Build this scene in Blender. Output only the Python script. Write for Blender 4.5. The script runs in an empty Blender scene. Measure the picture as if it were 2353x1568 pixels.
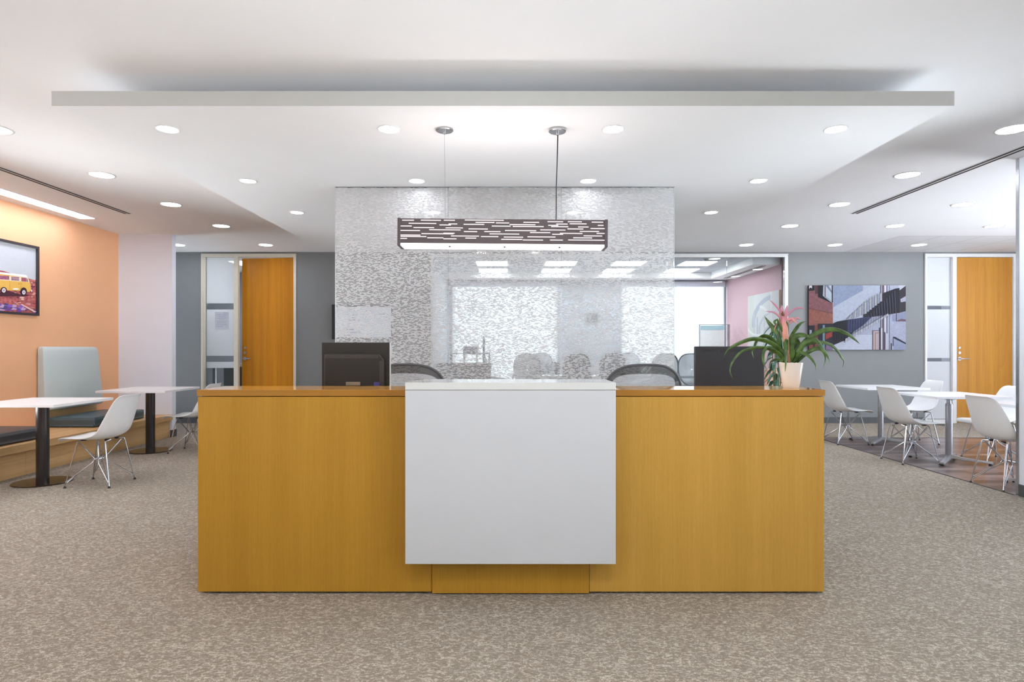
import bpy, bmesh, math, random
from mathutils import Vector, Matrix
random.seed(7)
PI = math.pi
S = bpy.context.scene
COL = S.collection

# ------------------------------------------------------------------ helpers
def lin(h, a=1.0):
    if isinstance(h, str):
        h = h.lstrip('#'); c = [int(h[i:i+2], 16)/255 for i in (0, 2, 4)]
    else:
        c = [v/255 for v in h]
    return tuple((v/12.92 if v <= .04045 else ((v+.055)/1.055)**2.4) for v in c) + (a,)

class MB:
    """collects shapes for one mesh"""
    def __init__(s): s.v = []; s.f = []; s.sm = []; s.c = []
    def add(s, vs, fs, smooth=False, col=None):
        b = len(s.v); s.v += [tuple(v) for v in vs]
        for f in fs:
            s.f.append(tuple(b+i for i in f)); s.sm.append(smooth); s.c.append(col)
        return s
    def box(s, x0, x1, y0, y1, z0, z1):
        v = [(x0,y0,z0),(x1,y0,z0),(x1,y1,z0),(x0,y1,z0),(x0,y0,z1),(x1,y0,z1),(x1,y1,z1),(x0,y1,z1)]
        return s.add(v, [(0,3,2,1),(4,5,6,7),(0,1,5,4),(1,2,6,5),(2,3,7,6),(3,0,4,7)])
    def quad(s, x0, x1, y, z0, z1):
        return s.add([(x0,y,z0),(x1,y,z0),(x1,y,z1),(x0,y,z1)], [(0,1,2,3)])
    def obox(s, c, ax, ay, az):
        """oriented box: centre and three half-axis vectors"""
        c = Vector(c); ax = Vector(ax); ay = Vector(ay); az = Vector(az)
        v = [c+sx*ax+sy*ay+sz*az for sz in (-1,1) for sx, sy in ((-1,-1),(1,-1),(1,1),(-1,1))]
        return s.add(v, [(0,3,2,1),(4,5,6,7),(0,1,5,4),(1,2,6,5),(2,3,7,6),(3,0,4,7)])
    def cyl(s, p0, p1, r0, r1=None, n=24, cap=True):
        r1 = r0 if r1 is None else r1
        p0 = Vector(p0); p1 = Vector(p1); d = (p1-p0).normalized()
        a = d.orthogonal().normalized(); b = d.cross(a)
        vs = [p + r*(math.cos(2*PI*i/n)*a + math.sin(2*PI*i/n)*b) for p, r in ((p0,r0),(p1,r1)) for i in range(n)]
        fs = [(i, (i+1)%n, n+(i+1)%n, n+i) for i in range(n)]
        s.add(vs, fs, True)
        if cap:
            s.add(vs[:n], [tuple(reversed(range(n)))]); s.add(vs[n:], [tuple(range(n))])
        return s
    def tube(s, pts, r, n=8, closed=False, cap=True):
        P = [Vector(p) for p in pts]; m = len(P)
        R = r if isinstance(r, (list, tuple)) else [r]*m
        vs = []; prev = None
        for i, p in enumerate(P):
            if closed: t = (P[(i+1)%m]-P[i-1]).normalized()
            else: t = (P[min(i+1,m-1)]-P[max(i-1,0)]).normalized()
            a = t.orthogonal().normalized() if prev is None else (prev - t*prev.dot(t)).normalized()
            prev = a; b = t.cross(a)
            vs += [p + R[i]*(math.cos(2*PI*k/n)*a+math.sin(2*PI*k/n)*b) for k in range(n)]
        fs = []
        for i in range(m if closed else m-1):
            j = (i+1) % m
            fs += [(i*n+k, i*n+(k+1)%n, j*n+(k+1)%n, j*n+k) for k in range(n)]
        s.add(vs, fs, True)
        if cap and not closed:
            s.add(vs[:n], [tuple(reversed(range(n)))]); s.add(vs[-n:], [tuple(range(n))])
        return s
    def lathe(s, prof, c=(0,0,0), n=40):
        vs = [(c[0]+r*math.cos(2*PI*i/n), c[1]+r*math.sin(2*PI*i/n), c[2]+z) for r, z in prof for i in range(n)]
        fs = [(j*n+i, j*n+(i+1)%n, (j+1)*n+(i+1)%n, (j+1)*n+i) for j in range(len(prof)-1) for i in range(n)]
        return s.add(vs, fs, True)
    def prism(s, poly, axis, a, b):
        """poly: 2D points in the plane normal to axis, pushed from a to b"""
        def P(u, v, w): return {'x': (w,u,v), 'y': (u,w,v), 'z': (u,v,w)}[axis]
        n = len(poly); vs = [P(u,v,a) for u,v in poly]+[P(u,v,b) for u,v in poly]
        return s.add(vs, [tuple(range(n)), tuple(reversed(range(n,2*n)))]+[(i,(i+1)%n,n+(i+1)%n,n+i) for i in range(n)])

def origin_of(o):
    v = Vector((0,0,0))
    while o is not None:
        v += o.location; o = o.parent
    return v

def obj(name, mb, mat, parent=None, bevel=0, sharp=35, label=None, sub=0, thick=0):
    me = bpy.data.meshes.new(name)
    o = bpy.data.objects.new(name, me); COL.objects.link(o)
    off = Vector((0,0,0))
    if parent is not None:
        o.parent = parent; off = origin_of(parent)
    me.from_pydata([tuple(Vector(v)-off) for v in mb.v], [], mb.f)
    bm = bmesh.new(); bm.from_mesh(me)
    if any(mb.c):
        lay = bm.loops.layers.float_color.new('Col')
        for f, c in zip(bm.faces, mb.c):
            for l in f.loops: l[lay] = c or (1,1,1,0)
    for f, q in zip(bm.faces, mb.sm): f.smooth = q
    if not any(mb.c):
        bmesh.ops.remove_doubles(bm, verts=bm.verts, dist=1e-5)
        bmesh.ops.recalc_face_normals(bm, faces=bm.faces)
    bm.to_mesh(me); bm.free()
    if any(mb.sm): me.set_sharp_from_angle(angle=math.radians(sharp))
    if mat is not None: me.materials.append(mat)
    if thick:
        m = o.modifiers.new('thick', 'SOLIDIFY'); m.thickness = thick; m.offset = 0
    if sub:
        m = o.modifiers.new('sub', 'SUBSURF'); m.levels = sub; m.render_levels = sub
    if bevel:
        m = o.modifiers.new('edge', 'BEVEL'); m.width = bevel; m.segments = 2; m.limit_method = 'ANGLE'; m.angle_limit = math.radians(50)
    if label: o['label'] = label
    return o

def tag(o, label, cat, group=None, kind=None):
    if label: o['label'] = label
    if cat: o['category'] = cat
    if group: o['group'] = group
    if kind: o['kind'] = kind
    return o

def thing(name, loc, label, cat, group=None, kind=None):
    o = bpy.data.objects.new(name, None); COL.objects.link(o); o.location = loc
    o.empty_display_size = .1
    return tag(o, label, cat, group, kind)

def struct(name, mb, mat, **k):
    o = obj(name, mb, mat, **k); o['kind'] = 'structure'; return o

def structroot(name, loc):
    o = bpy.data.objects.new(name, None); COL.objects.link(o); o.location = loc; o['kind'] = 'structure'; return o

def kids(o): return [c for c in bpy.data.objects if c.parent == o]
def copy_tree(o, parent=None):
    c = o.copy(); COL.objects.link(c); c.parent = parent
    for ch in kids(o): copy_tree(ch, c)
    return c
def place(proto, used, loc, rz, label, group=None):
    if not used: o = proto
    else: o = copy_tree(proto)
    o.location = loc; o.rotation_euler = (0,0,rz); o['label'] = label
    if group: o['group'] = group
    return o

# ------------------------------------------------------------------ materials
def newmat(name):
    m = bpy.data.materials.new(name); m.use_nodes = True
    nt = m.node_tree; nt.nodes.clear()
    out = nt.nodes.new('ShaderNodeOutputMaterial')
    return m, nt, out
def N(nt, t, **kw):
    n = nt.nodes.new(t)
    for k, v in kw.items():
        if k in n.inputs: n.inputs[k].default_value = v
        else: setattr(n, k, v)
    return n
def L(nt, a, b): nt.links.new(a, b)
def M(nt, op, a, b=None, c=None):
    n = nt.nodes.new('ShaderNodeMath'); n.operation = op
    for i, v in enumerate((a, b, c)):
        if v is None: continue
        if isinstance(v, (int, float)): n.inputs[i].default_value = v
        else: L(nt, v, n.inputs[i])
    return n.outputs[0]
def mixc(nt, fac, a, b):
    n = nt.nodes.new('ShaderNodeMix'); n.data_type = 'RGBA'
    if isinstance(fac, (int, float)): n.inputs[0].default_value = fac
    else: L(nt, fac, n.inputs[0])
    for i, v in ((6, a), (7, b)):
        if isinstance(v, tuple): n.inputs[i].default_value = v
        else: L(nt, v, n.inputs[i])
    return n.outputs[2]
def ramp(nt, src, stops):
    n = nt.nodes.new('ShaderNodeValToRGB'); L(nt, src, n.inputs[0])
    e = n.color_ramp.elements
    while len(e) > 1: e.remove(e[-1])
    e[0].position = stops[0][0]; e[0].color = stops[0][1]
    for p, c in stops[1:]:
        q = e.new(p); q.color = c
    return n.outputs[0]
def coords(nt, scale=(1,1,1), kind='Object'):
    tc = N(nt, 'ShaderNodeTexCoord'); mp = N(nt, 'ShaderNodeMapping')
    mp.inputs['Scale'].default_value = scale
    L(nt, tc.outputs[kind], mp.inputs[0]); return mp.outputs[0]
def noise(nt, vec, scale, detail=2, rough=.5):
    n = N(nt, 'ShaderNodeTexNoise'); n.inputs['Scale'].default_value = scale
    n.inputs['Detail'].default_value = detail; n.inputs['Roughness'].default_value = rough
    L(nt, vec, n.inputs['Vector']); return n.outputs['Fac']

def pm(name, color, rough=.5, metal=0, spec=.5, var=.03, nscale=20, bump=0, coat=0, sscale=(1,1,1)):
    m, nt, out = newmat(name)
    p = N(nt, 'ShaderNodeBsdfPrincipled'); L(nt, p.outputs[0], out.inputs[0])
    c = lin(color)
    v = coords(nt, sscale); nz = noise(nt, v, nscale, 3)
    lo = tuple(x*(1-var) for x in c[:3])+(1,); hi = tuple(min(1,x*(1+var)) for x in c[:3])+(1,)
    L(nt, ramp(nt, nz, [(.3, lo), (.7, hi)]), p.inputs['Base Color'])
    p.inputs['Roughness'].default_value = rough; p.inputs['Metallic'].default_value = metal
    p.inputs['Specular IOR Level'].default_value = spec
    if coat: p.inputs['Coat Weight'].default_value = coat; p.inputs['Coat Roughness'].default_value = .1
    if bump:
        b = N(nt, 'ShaderNodeBump'); b.inputs['Strength'].default_value = bump; b.inputs['Distance'].default_value = .002
        L(nt, nz, b.inputs['Height']); L(nt, b.outputs[0], p.inputs['Normal'])
    return m

def emis(name, color, strength):
    m, nt, out = newmat(name)
    e = N(nt, 'ShaderNodeEmission'); e.inputs[0].default_value = lin(color); e.inputs[1].default_value = strength
    L(nt, e.outputs[0], out.inputs[0]); return m

def wood(name, c_lo, c_hi, axis='Z', rough=.35, fine=1.0, cathedral=0.0, coat=0, spec=.5, soft=False):
    """long straight grain running along axis"""
    m, nt, out = newmat(name)
    p = N(nt, 'ShaderNodeBsdfPrincipled'); L(nt, p.outputs[0], out.inputs[0])
    sc = {'Z': (1,1,.02), 'X': (.02,1,1), 'Y': (1,.02,1)}[axis]
    v = coords(nt, sc)
    band = noise(nt, v, 9*fine, 3, .6)
    grain = noise(nt, v, 120*fine, 4, .7)
    sc2 = {'Z': (1,1,.05), 'X': (.05,1,1), 'Y': (1,.05,1)}[axis]
    por = noise(nt, coords(nt, sc2), 420*fine, 2, .6)
    t = M(nt, 'ADD', M(nt, 'MULTIPLY', band, .55), M(nt, 'ADD', M(nt, 'MULTIPLY', grain, .3), M(nt, 'MULTIPLY', por, .15)))
    if soft:
        t = M(nt, 'ADD', M(nt, 'MULTIPLY', band, .35), M(nt, 'ADD', M(nt, 'MULTIPLY', grain, .38), M(nt, 'MULTIPLY', por, .27)))
    if cathedral:
        v3 = coords(nt, {'Z': (2,1,.09), 'X': (.22,1,1), 'Y': (1,.22,1)}[axis])
        nn = noise(nt, v3, 1.3, 1)
        rings = M(nt, 'FRACT', M(nt, 'MULTIPLY', nn, 26))
        rings = M(nt, 'POWER', rings, 3)
        t = M(nt, 'SUBTRACT', t, M(nt, 'MULTIPLY', rings, cathedral))
    L(nt, ramp(nt, t, [(.34, lin(c_lo)), (.62, lin(c_hi))]), p.inputs['Base Color'])
    p.inputs['Roughness'].default_value = rough
    p.inputs['Specular IOR Level'].default_value = spec
    return m

def glassmat(name, tint=(.97,.985,.98), spec=1.0):
    m, nt, out = newmat(name)
    t = N(nt, 'ShaderNodeBsdfTransparent'); t.inputs[0].default_value = tint+(1,)
    g = N(nt, 'ShaderNodeBsdfGlossy'); g.inputs['Roughness'].default_value = 0.0
    f = N(nt, 'ShaderNodeFresnel'); f.inputs[0].default_value = 1.4
    mx = N(nt, 'ShaderNodeMixShader'); L(nt, M(nt, 'MULTIPLY', f.outputs[0], spec), mx.inputs[0])
    L(nt, t.outputs[0], mx.inputs[1]); L(nt, g.outputs[0], mx.inputs[2]); L(nt, mx.outputs[0], out.inputs[0])
    return m

def filmmat(name, color, opac, dashes):
    m, nt, out = newmat(name)
    d = N(nt, 'ShaderNodeBsdfDiffuse'); d.inputs[0].default_value = lin(color)
    tl = N(nt, 'ShaderNodeBsdfTranslucent'); tl.inputs[0].default_value = lin(color)
    a = N(nt, 'ShaderNodeMixShader'); a.inputs[0].default_value = .34
    L(nt, d.outputs[0], a.inputs[1]); L(nt, tl.outputs[0], a.inputs[2])
    tr = N(nt, 'ShaderNodeBsdfTransparent')
    b = N(nt, 'ShaderNodeMixShader')
    L(nt, tr.outputs[0], b.inputs[1]); L(nt, a.outputs[0], b.inputs[2]); L(nt, b.outputs[0], out.inputs[0])
    if dashes:
        tc = N(nt, 'ShaderNodeTexCoord'); sp = N(nt, 'ShaderNodeSeparateXYZ'); L(nt, tc.outputs['Object'], sp.inputs[0])
        zr_ = M(nt, 'DIVIDE', M(nt, 'ADD', sp.outputs[2], M(nt, 'MULTIPLY', noise(nt, coords(nt, (6,1,1)), 1.0, 1), .02)), .0074)
        row = M(nt, 'FLOOR', zr_)
        cb = N(nt, 'ShaderNodeCombineXYZ')
        L(nt, M(nt, 'MULTIPLY', sp.outputs[0], 34), cb.inputs[0]); L(nt, M(nt, 'MULTIPLY', row, 7.31), cb.inputs[1])
        nz = noise(nt, cb.outputs[0], 1.0, 1, .4)
        # dashes drift into one another a little from place to place
        thr = M(nt, 'ADD', M(nt, 'MULTIPLY', noise(nt, coords(nt), 1.2, 1), .06), .475)
        clear = M(nt, 'MULTIPLY', M(nt, 'GREATER_THAN', nz, thr), M(nt, 'LESS_THAN', M(nt, 'FRACT', zr_), .52))
        L(nt, M(nt, 'MULTIPLY', M(nt, 'SUBTRACT', 1.0, clear), opac), b.inputs[0])
    else:
        b.inputs[0].default_value = opac
    return m

def shademat():
    m, nt, out = newmat('roller_shade')
    d = N(nt, 'ShaderNodeBsdfDiffuse'); d.inputs[0].default_value = (.75,.76,.78,1)
    tl = N(nt, 'ShaderNodeBsdfTranslucent'); tl.inputs[0].default_value = (.34,.348,.36,1)
    a = N(nt, 'ShaderNodeMixShader'); a.inputs[0].default_value = .5
    L(nt, d.outputs[0], a.inputs[1]); L(nt, tl.outputs[0], a.inputs[2]); L(nt, a.outputs[0], out.inputs[0])
    return m

def carpetmat():
    m, nt, out = newmat('carpet')
    p = N(nt, 'ShaderNodeBsdfPrincipled'); L(nt, p.outputs[0], out.inputs[0])
    p.inputs['Roughness'].default_value = .95; p.inputs['Specular IOR Level'].default_value = .15
    tc = N(nt, 'ShaderNodeTexCoord'); sp = N(nt, 'ShaderNodeSeparateXYZ'); L(nt, tc.outputs['Object'], sp.inputs[0])
    row = M(nt, 'FLOOR', M(nt, 'DIVIDE', sp.outputs[1], .0065))
    cb = N(nt, 'ShaderNodeCombineXYZ'); L(nt, M(nt, 'MULTIPLY', sp.outputs[0], 38), cb.inputs[0]); L(nt, M(nt, 'MULTIPLY', row, 3.7), cb.inputs[1])
    dash = noise(nt, cb.outputs[0], 1.0, 2, .6)
    vein = noise(nt, coords(nt, (1,1.1,1)), 17, 3, .55)
    ridge = M(nt, 'MAXIMUM', 0.0, M(nt, 'SUBTRACT', 1.0, M(nt, 'MULTIPLY', M(nt, 'ABSOLUTE', M(nt, 'SUBTRACT', vein, .5)), 28)))
    vein2 = noise(nt, coords(nt, (1.2,1,1)), 31, 2, .5)
    ridge2 = M(nt, 'MAXIMUM', 0.0, M(nt, 'SUBTRACT', 1.0, M(nt, 'MULTIPLY', M(nt, 'ABSOLUTE', M(nt, 'SUBTRACT', vein2, .5)), 24)))
    fleck = noise(nt, coords(nt, (.7,1,1)), 330, 2, .8)
    stip = M(nt, 'MULTIPLY', M(nt, 'MAXIMUM', 0.0, M(nt, 'SUBTRACT', fleck, .36)), 4.2)
    hl = M(nt, 'MULTIPLY', M(nt, 'ADD', M(nt, 'MAXIMUM', ridge, M(nt, 'MULTIPLY', ridge2, .7)), M(nt, 'MULTIPLY', M(nt, 'MAXIMUM', 0.0, M(nt, 'SUBTRACT', dash, .58)), 4)), stip)
    hl = M(nt, 'MINIMUM', 1.0, M(nt, 'MULTIPLY', hl, M(nt, 'ADD', .18, M(nt, 'MULTIPLY', M(nt, 'GREATER_THAN', dash, .47), .95))))
    rib = M(nt, 'FRACT', M(nt, 'DIVIDE', sp.outputs[1], .0065))
    ribd = M(nt, 'LESS_THAN', rib, .3)
    t = M(nt, 'SUBTRACT', M(nt, 'ADD', M(nt, 'MULTIPLY', dash, .5), M(nt, 'MULTIPLY', fleck, .5)), M(nt, 'MULTIPLY', ribd, .11))
    base = ramp(nt, t, [(.28, lin('#665d52')), (.44, lin('#877d71')), (.62, lin('#9d9488'))])
    L(nt, mixc(nt, M(nt, 'MULTIPLY', hl, .8), base, lin('#dad1c2')), p.inputs['Base Color'])
    h = M(nt, 'ADD', M(nt, 'ADD', t, M(nt, 'MULTIPLY', hl, .25)), M(nt, 'MULTIPLY', rib, .15))
    bp = N(nt, 'ShaderNodeBump'); bp.inputs['Strength'].default_value = .5; bp.inputs['Distance'].default_value = .006
    L(nt, h, bp.inputs['Height']); L(nt, bp.outputs[0], p.inputs['Normal'])
    return m

def gridmat(name, base, line, sx, sy, ox, oy, w=.012, rough=.8, bump=True):
    m, nt, out = newmat(name)
    p = N(nt, 'ShaderNodeBsdfPrincipled'); L(nt, p.outputs[0], out.inputs[0]); p.inputs['Roughness'].default_value = rough
    p.inputs['Specular IOR Level'].default_value = .2
    tc = N(nt, 'ShaderNodeTexCoord'); sp = N(nt, 'ShaderNodeSeparateXYZ'); L(nt, tc.outputs['Object'], sp.inputs[0])
    fx = M(nt, 'FRACT', M(nt, 'DIVIDE', M(nt, 'SUBTRACT', sp.outputs[0], ox), sx))
    fy = M(nt, 'FRACT', M(nt, 'DIVIDE', M(nt, 'SUBTRACT', sp.outputs[1], oy), sy))
    g = M(nt, 'MAXIMUM', M(nt, 'LESS_THAN', fx, w/sx), M(nt, 'LESS_THAN', fy, w/sy))
    nz = noise(nt, coords(nt), 90, 3, .7)
    b = ramp(nt, nz, [(.35, tuple(x*.94 for x in lin(base)[:3])+(1,)), (.6, lin(base))])
    L(nt, mixc(nt, g, b, lin(line)), p.inputs['Base Color'])
    return m

def plankmat():
    m, nt, out = newmat('dark_plank_floor')
    p = N(nt, 'ShaderNodeBsdfPrincipled'); L(nt, p.outputs[0], out.inputs[0])
    p.inputs['Roughness'].default_value = .28
    tc = N(nt, 'ShaderNodeTexCoord'); sp = N(nt, 'ShaderNodeSeparateXYZ'); L(nt, tc.outputs['Object'], sp.inputs[0])
    row = M(nt, 'FLOOR', M(nt, 'DIVIDE', sp.outputs[1], .12))
    sh = M(nt, 'MULTIPLY', M(nt, 'FRACT', M(nt, 'MULTIPLY', M(nt, 'SINE', M(nt, 'MULTIPLY', row, 12.9)), 43.7)), 1.0)
    xx = M(nt, 'ADD', sp.outputs[0], sh)
    cell = M(nt, 'ADD', M(nt, 'FLOOR', M(nt, 'DIVIDE', xx, 1.1)), M(nt, 'MULTIPLY', row, 5.3))
    rnd = M(nt, 'FRACT', M(nt, 'MULTIPLY', M(nt, 'SINE', M(nt, 'MULTIPLY', cell, 7.77)), 91.3))
    gr = noise(nt, coords(nt, (.1,1,1)), 60, 4, .7)
    t = M(nt, 'ADD', M(nt, 'MULTIPLY', rnd, .45), M(nt, 'MULTIPLY', gr, .6))
    c = ramp(nt, t, [(.25, lin('#2e221e')), (.5, lin('#54403a')), (.8, lin('#8c7a72'))])
    gap = M(nt, 'MAXIMUM', M(nt, 'LESS_THAN', M(nt, 'FRACT', M(nt, 'DIVIDE', sp.outputs[1], .12)), .025),
            M(nt, 'LESS_THAN', M(nt, 'FRACT', M(nt, 'DIVIDE', xx, 1.1)), .003))
    L(nt, mixc(nt, gap, c, lin('#2a201e')), p.inputs['Base Color'])
    return m

def printmat():
    """printed picture: colours of the print carried by its faces, alpha = how mottled"""
    m, nt, out = newmat('printed_picture')
    p = N(nt, 'ShaderNodeBsdfPrincipled'); L(nt, p.outputs[0], out.inputs[0]); p.inputs['Roughness'].default_value = .6; p.inputs['Specular IOR Level'].default_value = .2
    a = N(nt, 'ShaderNodeAttribute'); a.attribute_name = 'Col'
    nz = noise(nt, coords(nt, (1,1,1)), 30, 5, .6)
    f = M(nt, 'ADD', 1.0, M(nt, 'MULTIPLY', M(nt, 'SUBTRACT', nz, .5), M(nt, 'MULTIPLY', a.outputs['Alpha'], 2.2)))
    vm = N(nt, 'ShaderNodeVectorMath'); vm.operation = 'SCALE'
    L(nt, a.outputs['Color'], vm.inputs[0]); L(nt, f, vm.inputs['Scale'])
    L(nt, vm.outputs[0], p.inputs['Base Color']); return m

def meshfab(name, color, pitch, hole, aspect=1.6):
    """woven mesh with real see-through holes"""
    m, nt, out = newmat(name)
    p = N(nt, 'ShaderNodeBsdfPrincipled'); p.inputs['Base Color'].default_value = lin(color); p.inputs['Roughness'].default_value = .6
    tr = N(nt, 'ShaderNodeBsdfTransparent'); mx = N(nt, 'ShaderNodeMixShader')
    tc = N(nt, 'ShaderNodeTexCoord'); sp = N(nt, 'ShaderNodeSeparateXYZ'); L(nt, tc.outputs['Object'], sp.inputs[0])
    u = M(nt, 'DIVIDE', sp.outputs[0], pitch); w = M(nt, 'DIVIDE', sp.outputs[2], pitch*aspect)
    a = M(nt, 'SINE', M(nt, 'MULTIPLY', u, 2*PI)); b = M(nt, 'SINE', M(nt, 'MULTIPLY', w, 2*PI))
    L(nt, M(nt, 'GREATER_THAN', M(nt, 'MULTIPLY', a, b), hole), mx.inputs[0])
    L(nt, p.outputs[0], mx.inputs[1]); L(nt, tr.outputs[0], mx.inputs[2]); L(nt, mx.outputs[0], out.inputs[0])
    return m

def leafmat(name, c0, c1, tip=None, rough=.3):
    m, nt, out = newmat(name)
    p = N(nt, 'ShaderNodeBsdfPrincipled'); p.inputs['Roughness'].default_value = rough
    nz = noise(nt, coords(nt, (1,1,1)), 28, 3)
    L(nt, ramp(nt, nz, [(.35, lin(c0)), (.65, lin(c1))]), p.inputs['Base Color'])
    t = N(nt, 'ShaderNodeBsdfTranslucent'); t.inputs[0].default_value = lin(c1)
    mx = N(nt, 'ShaderNodeMixShader'); mx.inputs[0].default_value = .2
    L(nt, p.outputs[0], mx.inputs[1]); L(nt, t.outputs[0], mx.inputs[2]); L(nt, mx.outputs[0], out.inputs[0])
    return m

def petalmat():
    """bract: green at the foot, pink at the end, by height"""
    m, nt, out = newmat('bract')
    p = N(nt, 'ShaderNodeBsdfPrincipled'); p.inputs['Roughness'].default_value = .4
    tc = N(nt, 'ShaderNodeTexCoord'); sp = N(nt, 'ShaderNodeSeparateXYZ'); L(nt, tc.outputs['Object'], sp.inputs[0])
    nz = noise(nt, coords(nt), 40, 3)
    t = M(nt, 'ADD', M(nt, 'MULTIPLY', M(nt, 'SUBTRACT', sp.outputs[2], .20), 4.2), M(nt, 'MULTIPLY', nz, .25))
    L(nt, ramp(nt, t, [(.0, lin('#86603c')), (.3, lin('#b9805f')), (.65, lin('#cf8c80')), (1, lin('#b9788c'))]), p.inputs['Base Color'])
    L(nt, p.outputs[0], out.inputs[0]); return m

WHITE_CEIL = pm('ceiling_paint', '#efeff0', .9, spec=.2, var=.008, nscale=3)
CLOUD = pm('cloud_paint', '#eeeff1', .85, spec=.2, var=.008, nscale=3)
CLOUD_EDGE_SHADE = pm('cloud_edge_shade', '#b9b8b4', .7, spec=.2, var=.01)  # slab paint darkened, shade of the front face put into its colour
WHITE_WALL = pm('white_wall_paint', '#e5e9f3', .85, spec=.2, var=.01, nscale=5)
CONF_WALL = pm('pale_grey_blue_paint', '#aeb4be', .85, spec=.2, var=.01, nscale=5)
GREY_WALL = pm('grey_wall_paint', '#7f8182', .8, spec=.25, var=.015, nscale=8)
ORANGE = pm('orange_wall_paint', '#e9b38a', .8, spec=.2, var=.01, nscale=6)
PINK = pm('pink_wall_paint', '#b99ba1', .8, spec=.2, var=.01, nscale=6)
BASEB = pm('grey_rubber_base', '#4e5051', .6, var=.03)
CARPET = carpetmat()
PLANK = plankmat()
TILE = gridmat('acoustic_tile', '#e2e2e2', '#b4b6b8', .61, .61, 5.66, 8.72, w=.010)
TILE2 = gridmat('acoustic_tile_conference', '#c6cacf', '#e6e8ea', .63, .6, -.60, 10.24, w=.018)
DESKWOOD = wood('desk_veneer', '#9b6f1e', '#ae812c', 'Z', .42, spec=.3, soft=True)
DESKWOOD_LIT = wood('desk_veneer_lit', '#a97f30', '#be9142', 'Z', .42, spec=.3, soft=True)  # same veneer, brighter light on one panel put into its colour
DESKEDGE = wood('desk_edge_veneer', '#8f611c', '#a87328', 'X', .3)
DESKTOP = wood('desk_top_veneer', '#c98f3e', '#dda550', 'X', .05)
SOLID = pm('white_solid_surface', '#bdbec1', .25, var=.005)
SOLIDTOP = pm('pale_stone_top', '#c9c9c6', .05, var=.01, nscale=300)
DOORW = wood('door_veneer', '#a2650c', '#cb8615', 'Z', .35, .8, spec=.3)
DOORW2 = wood('door_veneer_flame', '#a87022', '#c58c36', 'Z', .35, .8, cathedral=.05, spec=.3)
BENCHW = wood('oak_bench', '#b18a58', '#d8b37e', 'Y', .45, .8)
FRAMEP = pm('cream_frame_paint', '#cfc9b9', .5)
FRAMEW = pm('white_frame_paint', '#d9d9d8', .5)
STEEL = pm('brushed_steel', '#b9babd', .25, 1)
CHROME = pm('chrome_wire', '#c3c6cc', .16, 1)
BLACKM = pm('black_post', '#231f1f', .25, .0, spec=.7)
BRONZE = pm('bronze_disc', '#4b3d33', .18, .8)
SILVERP = pm('silver_paint', '#a5a6a9', .35, .7)
RUBBER = pm('black_rubber', '#17181a', .6)
SHELL = pm('white_shell_plastic', '#f2f4f6', .35, var=.005)
SHELLW = SHELL
LAMIN = pm('white_laminate', '#dededf', .3, var=.005)
PAD_TEAL = pm('teal_vinyl', '#43565c', .35, var=.06, nscale=10, bump=.1)
PAD_DARK = pm('charcoal_vinyl', '#35383d', .38, var=.06, nscale=10, bump=.1)
PAD_PALE = pm('pale_mint_fabric', '#c2ccca', .85, var=.03, nscale=200, bump=.2)
BLKPL = pm('black_plastic', '#2b2a2b', .5, var=.08, nscale=400)
BLKPL2 = pm('charcoal_plastic', '#303034', .45, var=.08, nscale=500)
BRONPL = pm('brown_black_plastic', '#29241f', .4, var=.06, nscale=400)
GLASS = glassmat('clear_glass')
EDGEGL = pm('polished_glass_edge', '#e6f0ee', .1)
FILM = filmmat('dashed_film', '#fcfdff', .89, True)
FROST = filmmat('frosted_film', '#f0f3f6', .85, False)
SHADE = shademat()
LENS = emis('downlight_lens', '#f3f7ff', 56)
LENS_SMALL = emis('small_downlight_lens', '#f6f8ff', 30)
LENS_ACCENT = emis('accent_downlight_lens', '#fff8f0', 220)
TROFF = emis('troffer_lens', '#f7faff', 17)
LINEAR = emis('linear_lens', '#eaeeff', 11)
PENDUP = emis('pendant_uplight', '#fff4f0', 8)
PEND = emis('pendant_lens', '#fff2f2', 3)
SLOTM = emis('pendant_slot_glow', '#fbeef0', 1.1)
TRIM = pm('white_trim_ring', '#d8d8d8', .4)
DARKSLOT = pm('dark_slot', '#3a3234', .9)
PRINT = printmat()
AERON = meshfab('graphite_mesh', '#3a3a3d', .006, .45)
AERON_PALE = meshfab('pale_mesh', '#c4c9cf', .006, .3)
CONF_MESH = meshfab('grey_mesh', '#a9b0ba', .012, .5)
CONF_DARK = meshfab('black_mesh', '#2c2e33', .012, .8)
LEAF = leafmat('green_leaf', '#2f4a1a', '#5a7a34', rough=.38)
LEAF2 = leafmat('bluish_leaf', '#3a6a52', '#6f9a86')
BRACT = petalmat()
POTM = pm('glazed_pot', '#d8d0c8', .18, var=.01)
FRAMEBLK = pm('black_picture_frame', '#3a3336', .4)

# ------------------------------------------------------------------ camera
H = 1.26; F = 1390.0; VX, VY = 1167.0, 801.0
cam = bpy.data.cameras.new('camera'); co = bpy.data.objects.new('camera', cam); COL.objects.link(co)
co.location = (0,0,H); co.rotation_euler = (PI/2,0,0)
cam.sensor_width = 36; cam.lens = F/2353*36; cam.shift_x = (1176.5-VX)/2353; cam.shift_y = (VY-784)/2353
cam.clip_start = .05; cam.clip_end = 100
S.camera = co
def at(px, py, d): return ((px-VX)*d/F, d, H-(py-VY)*d/F)

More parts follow.
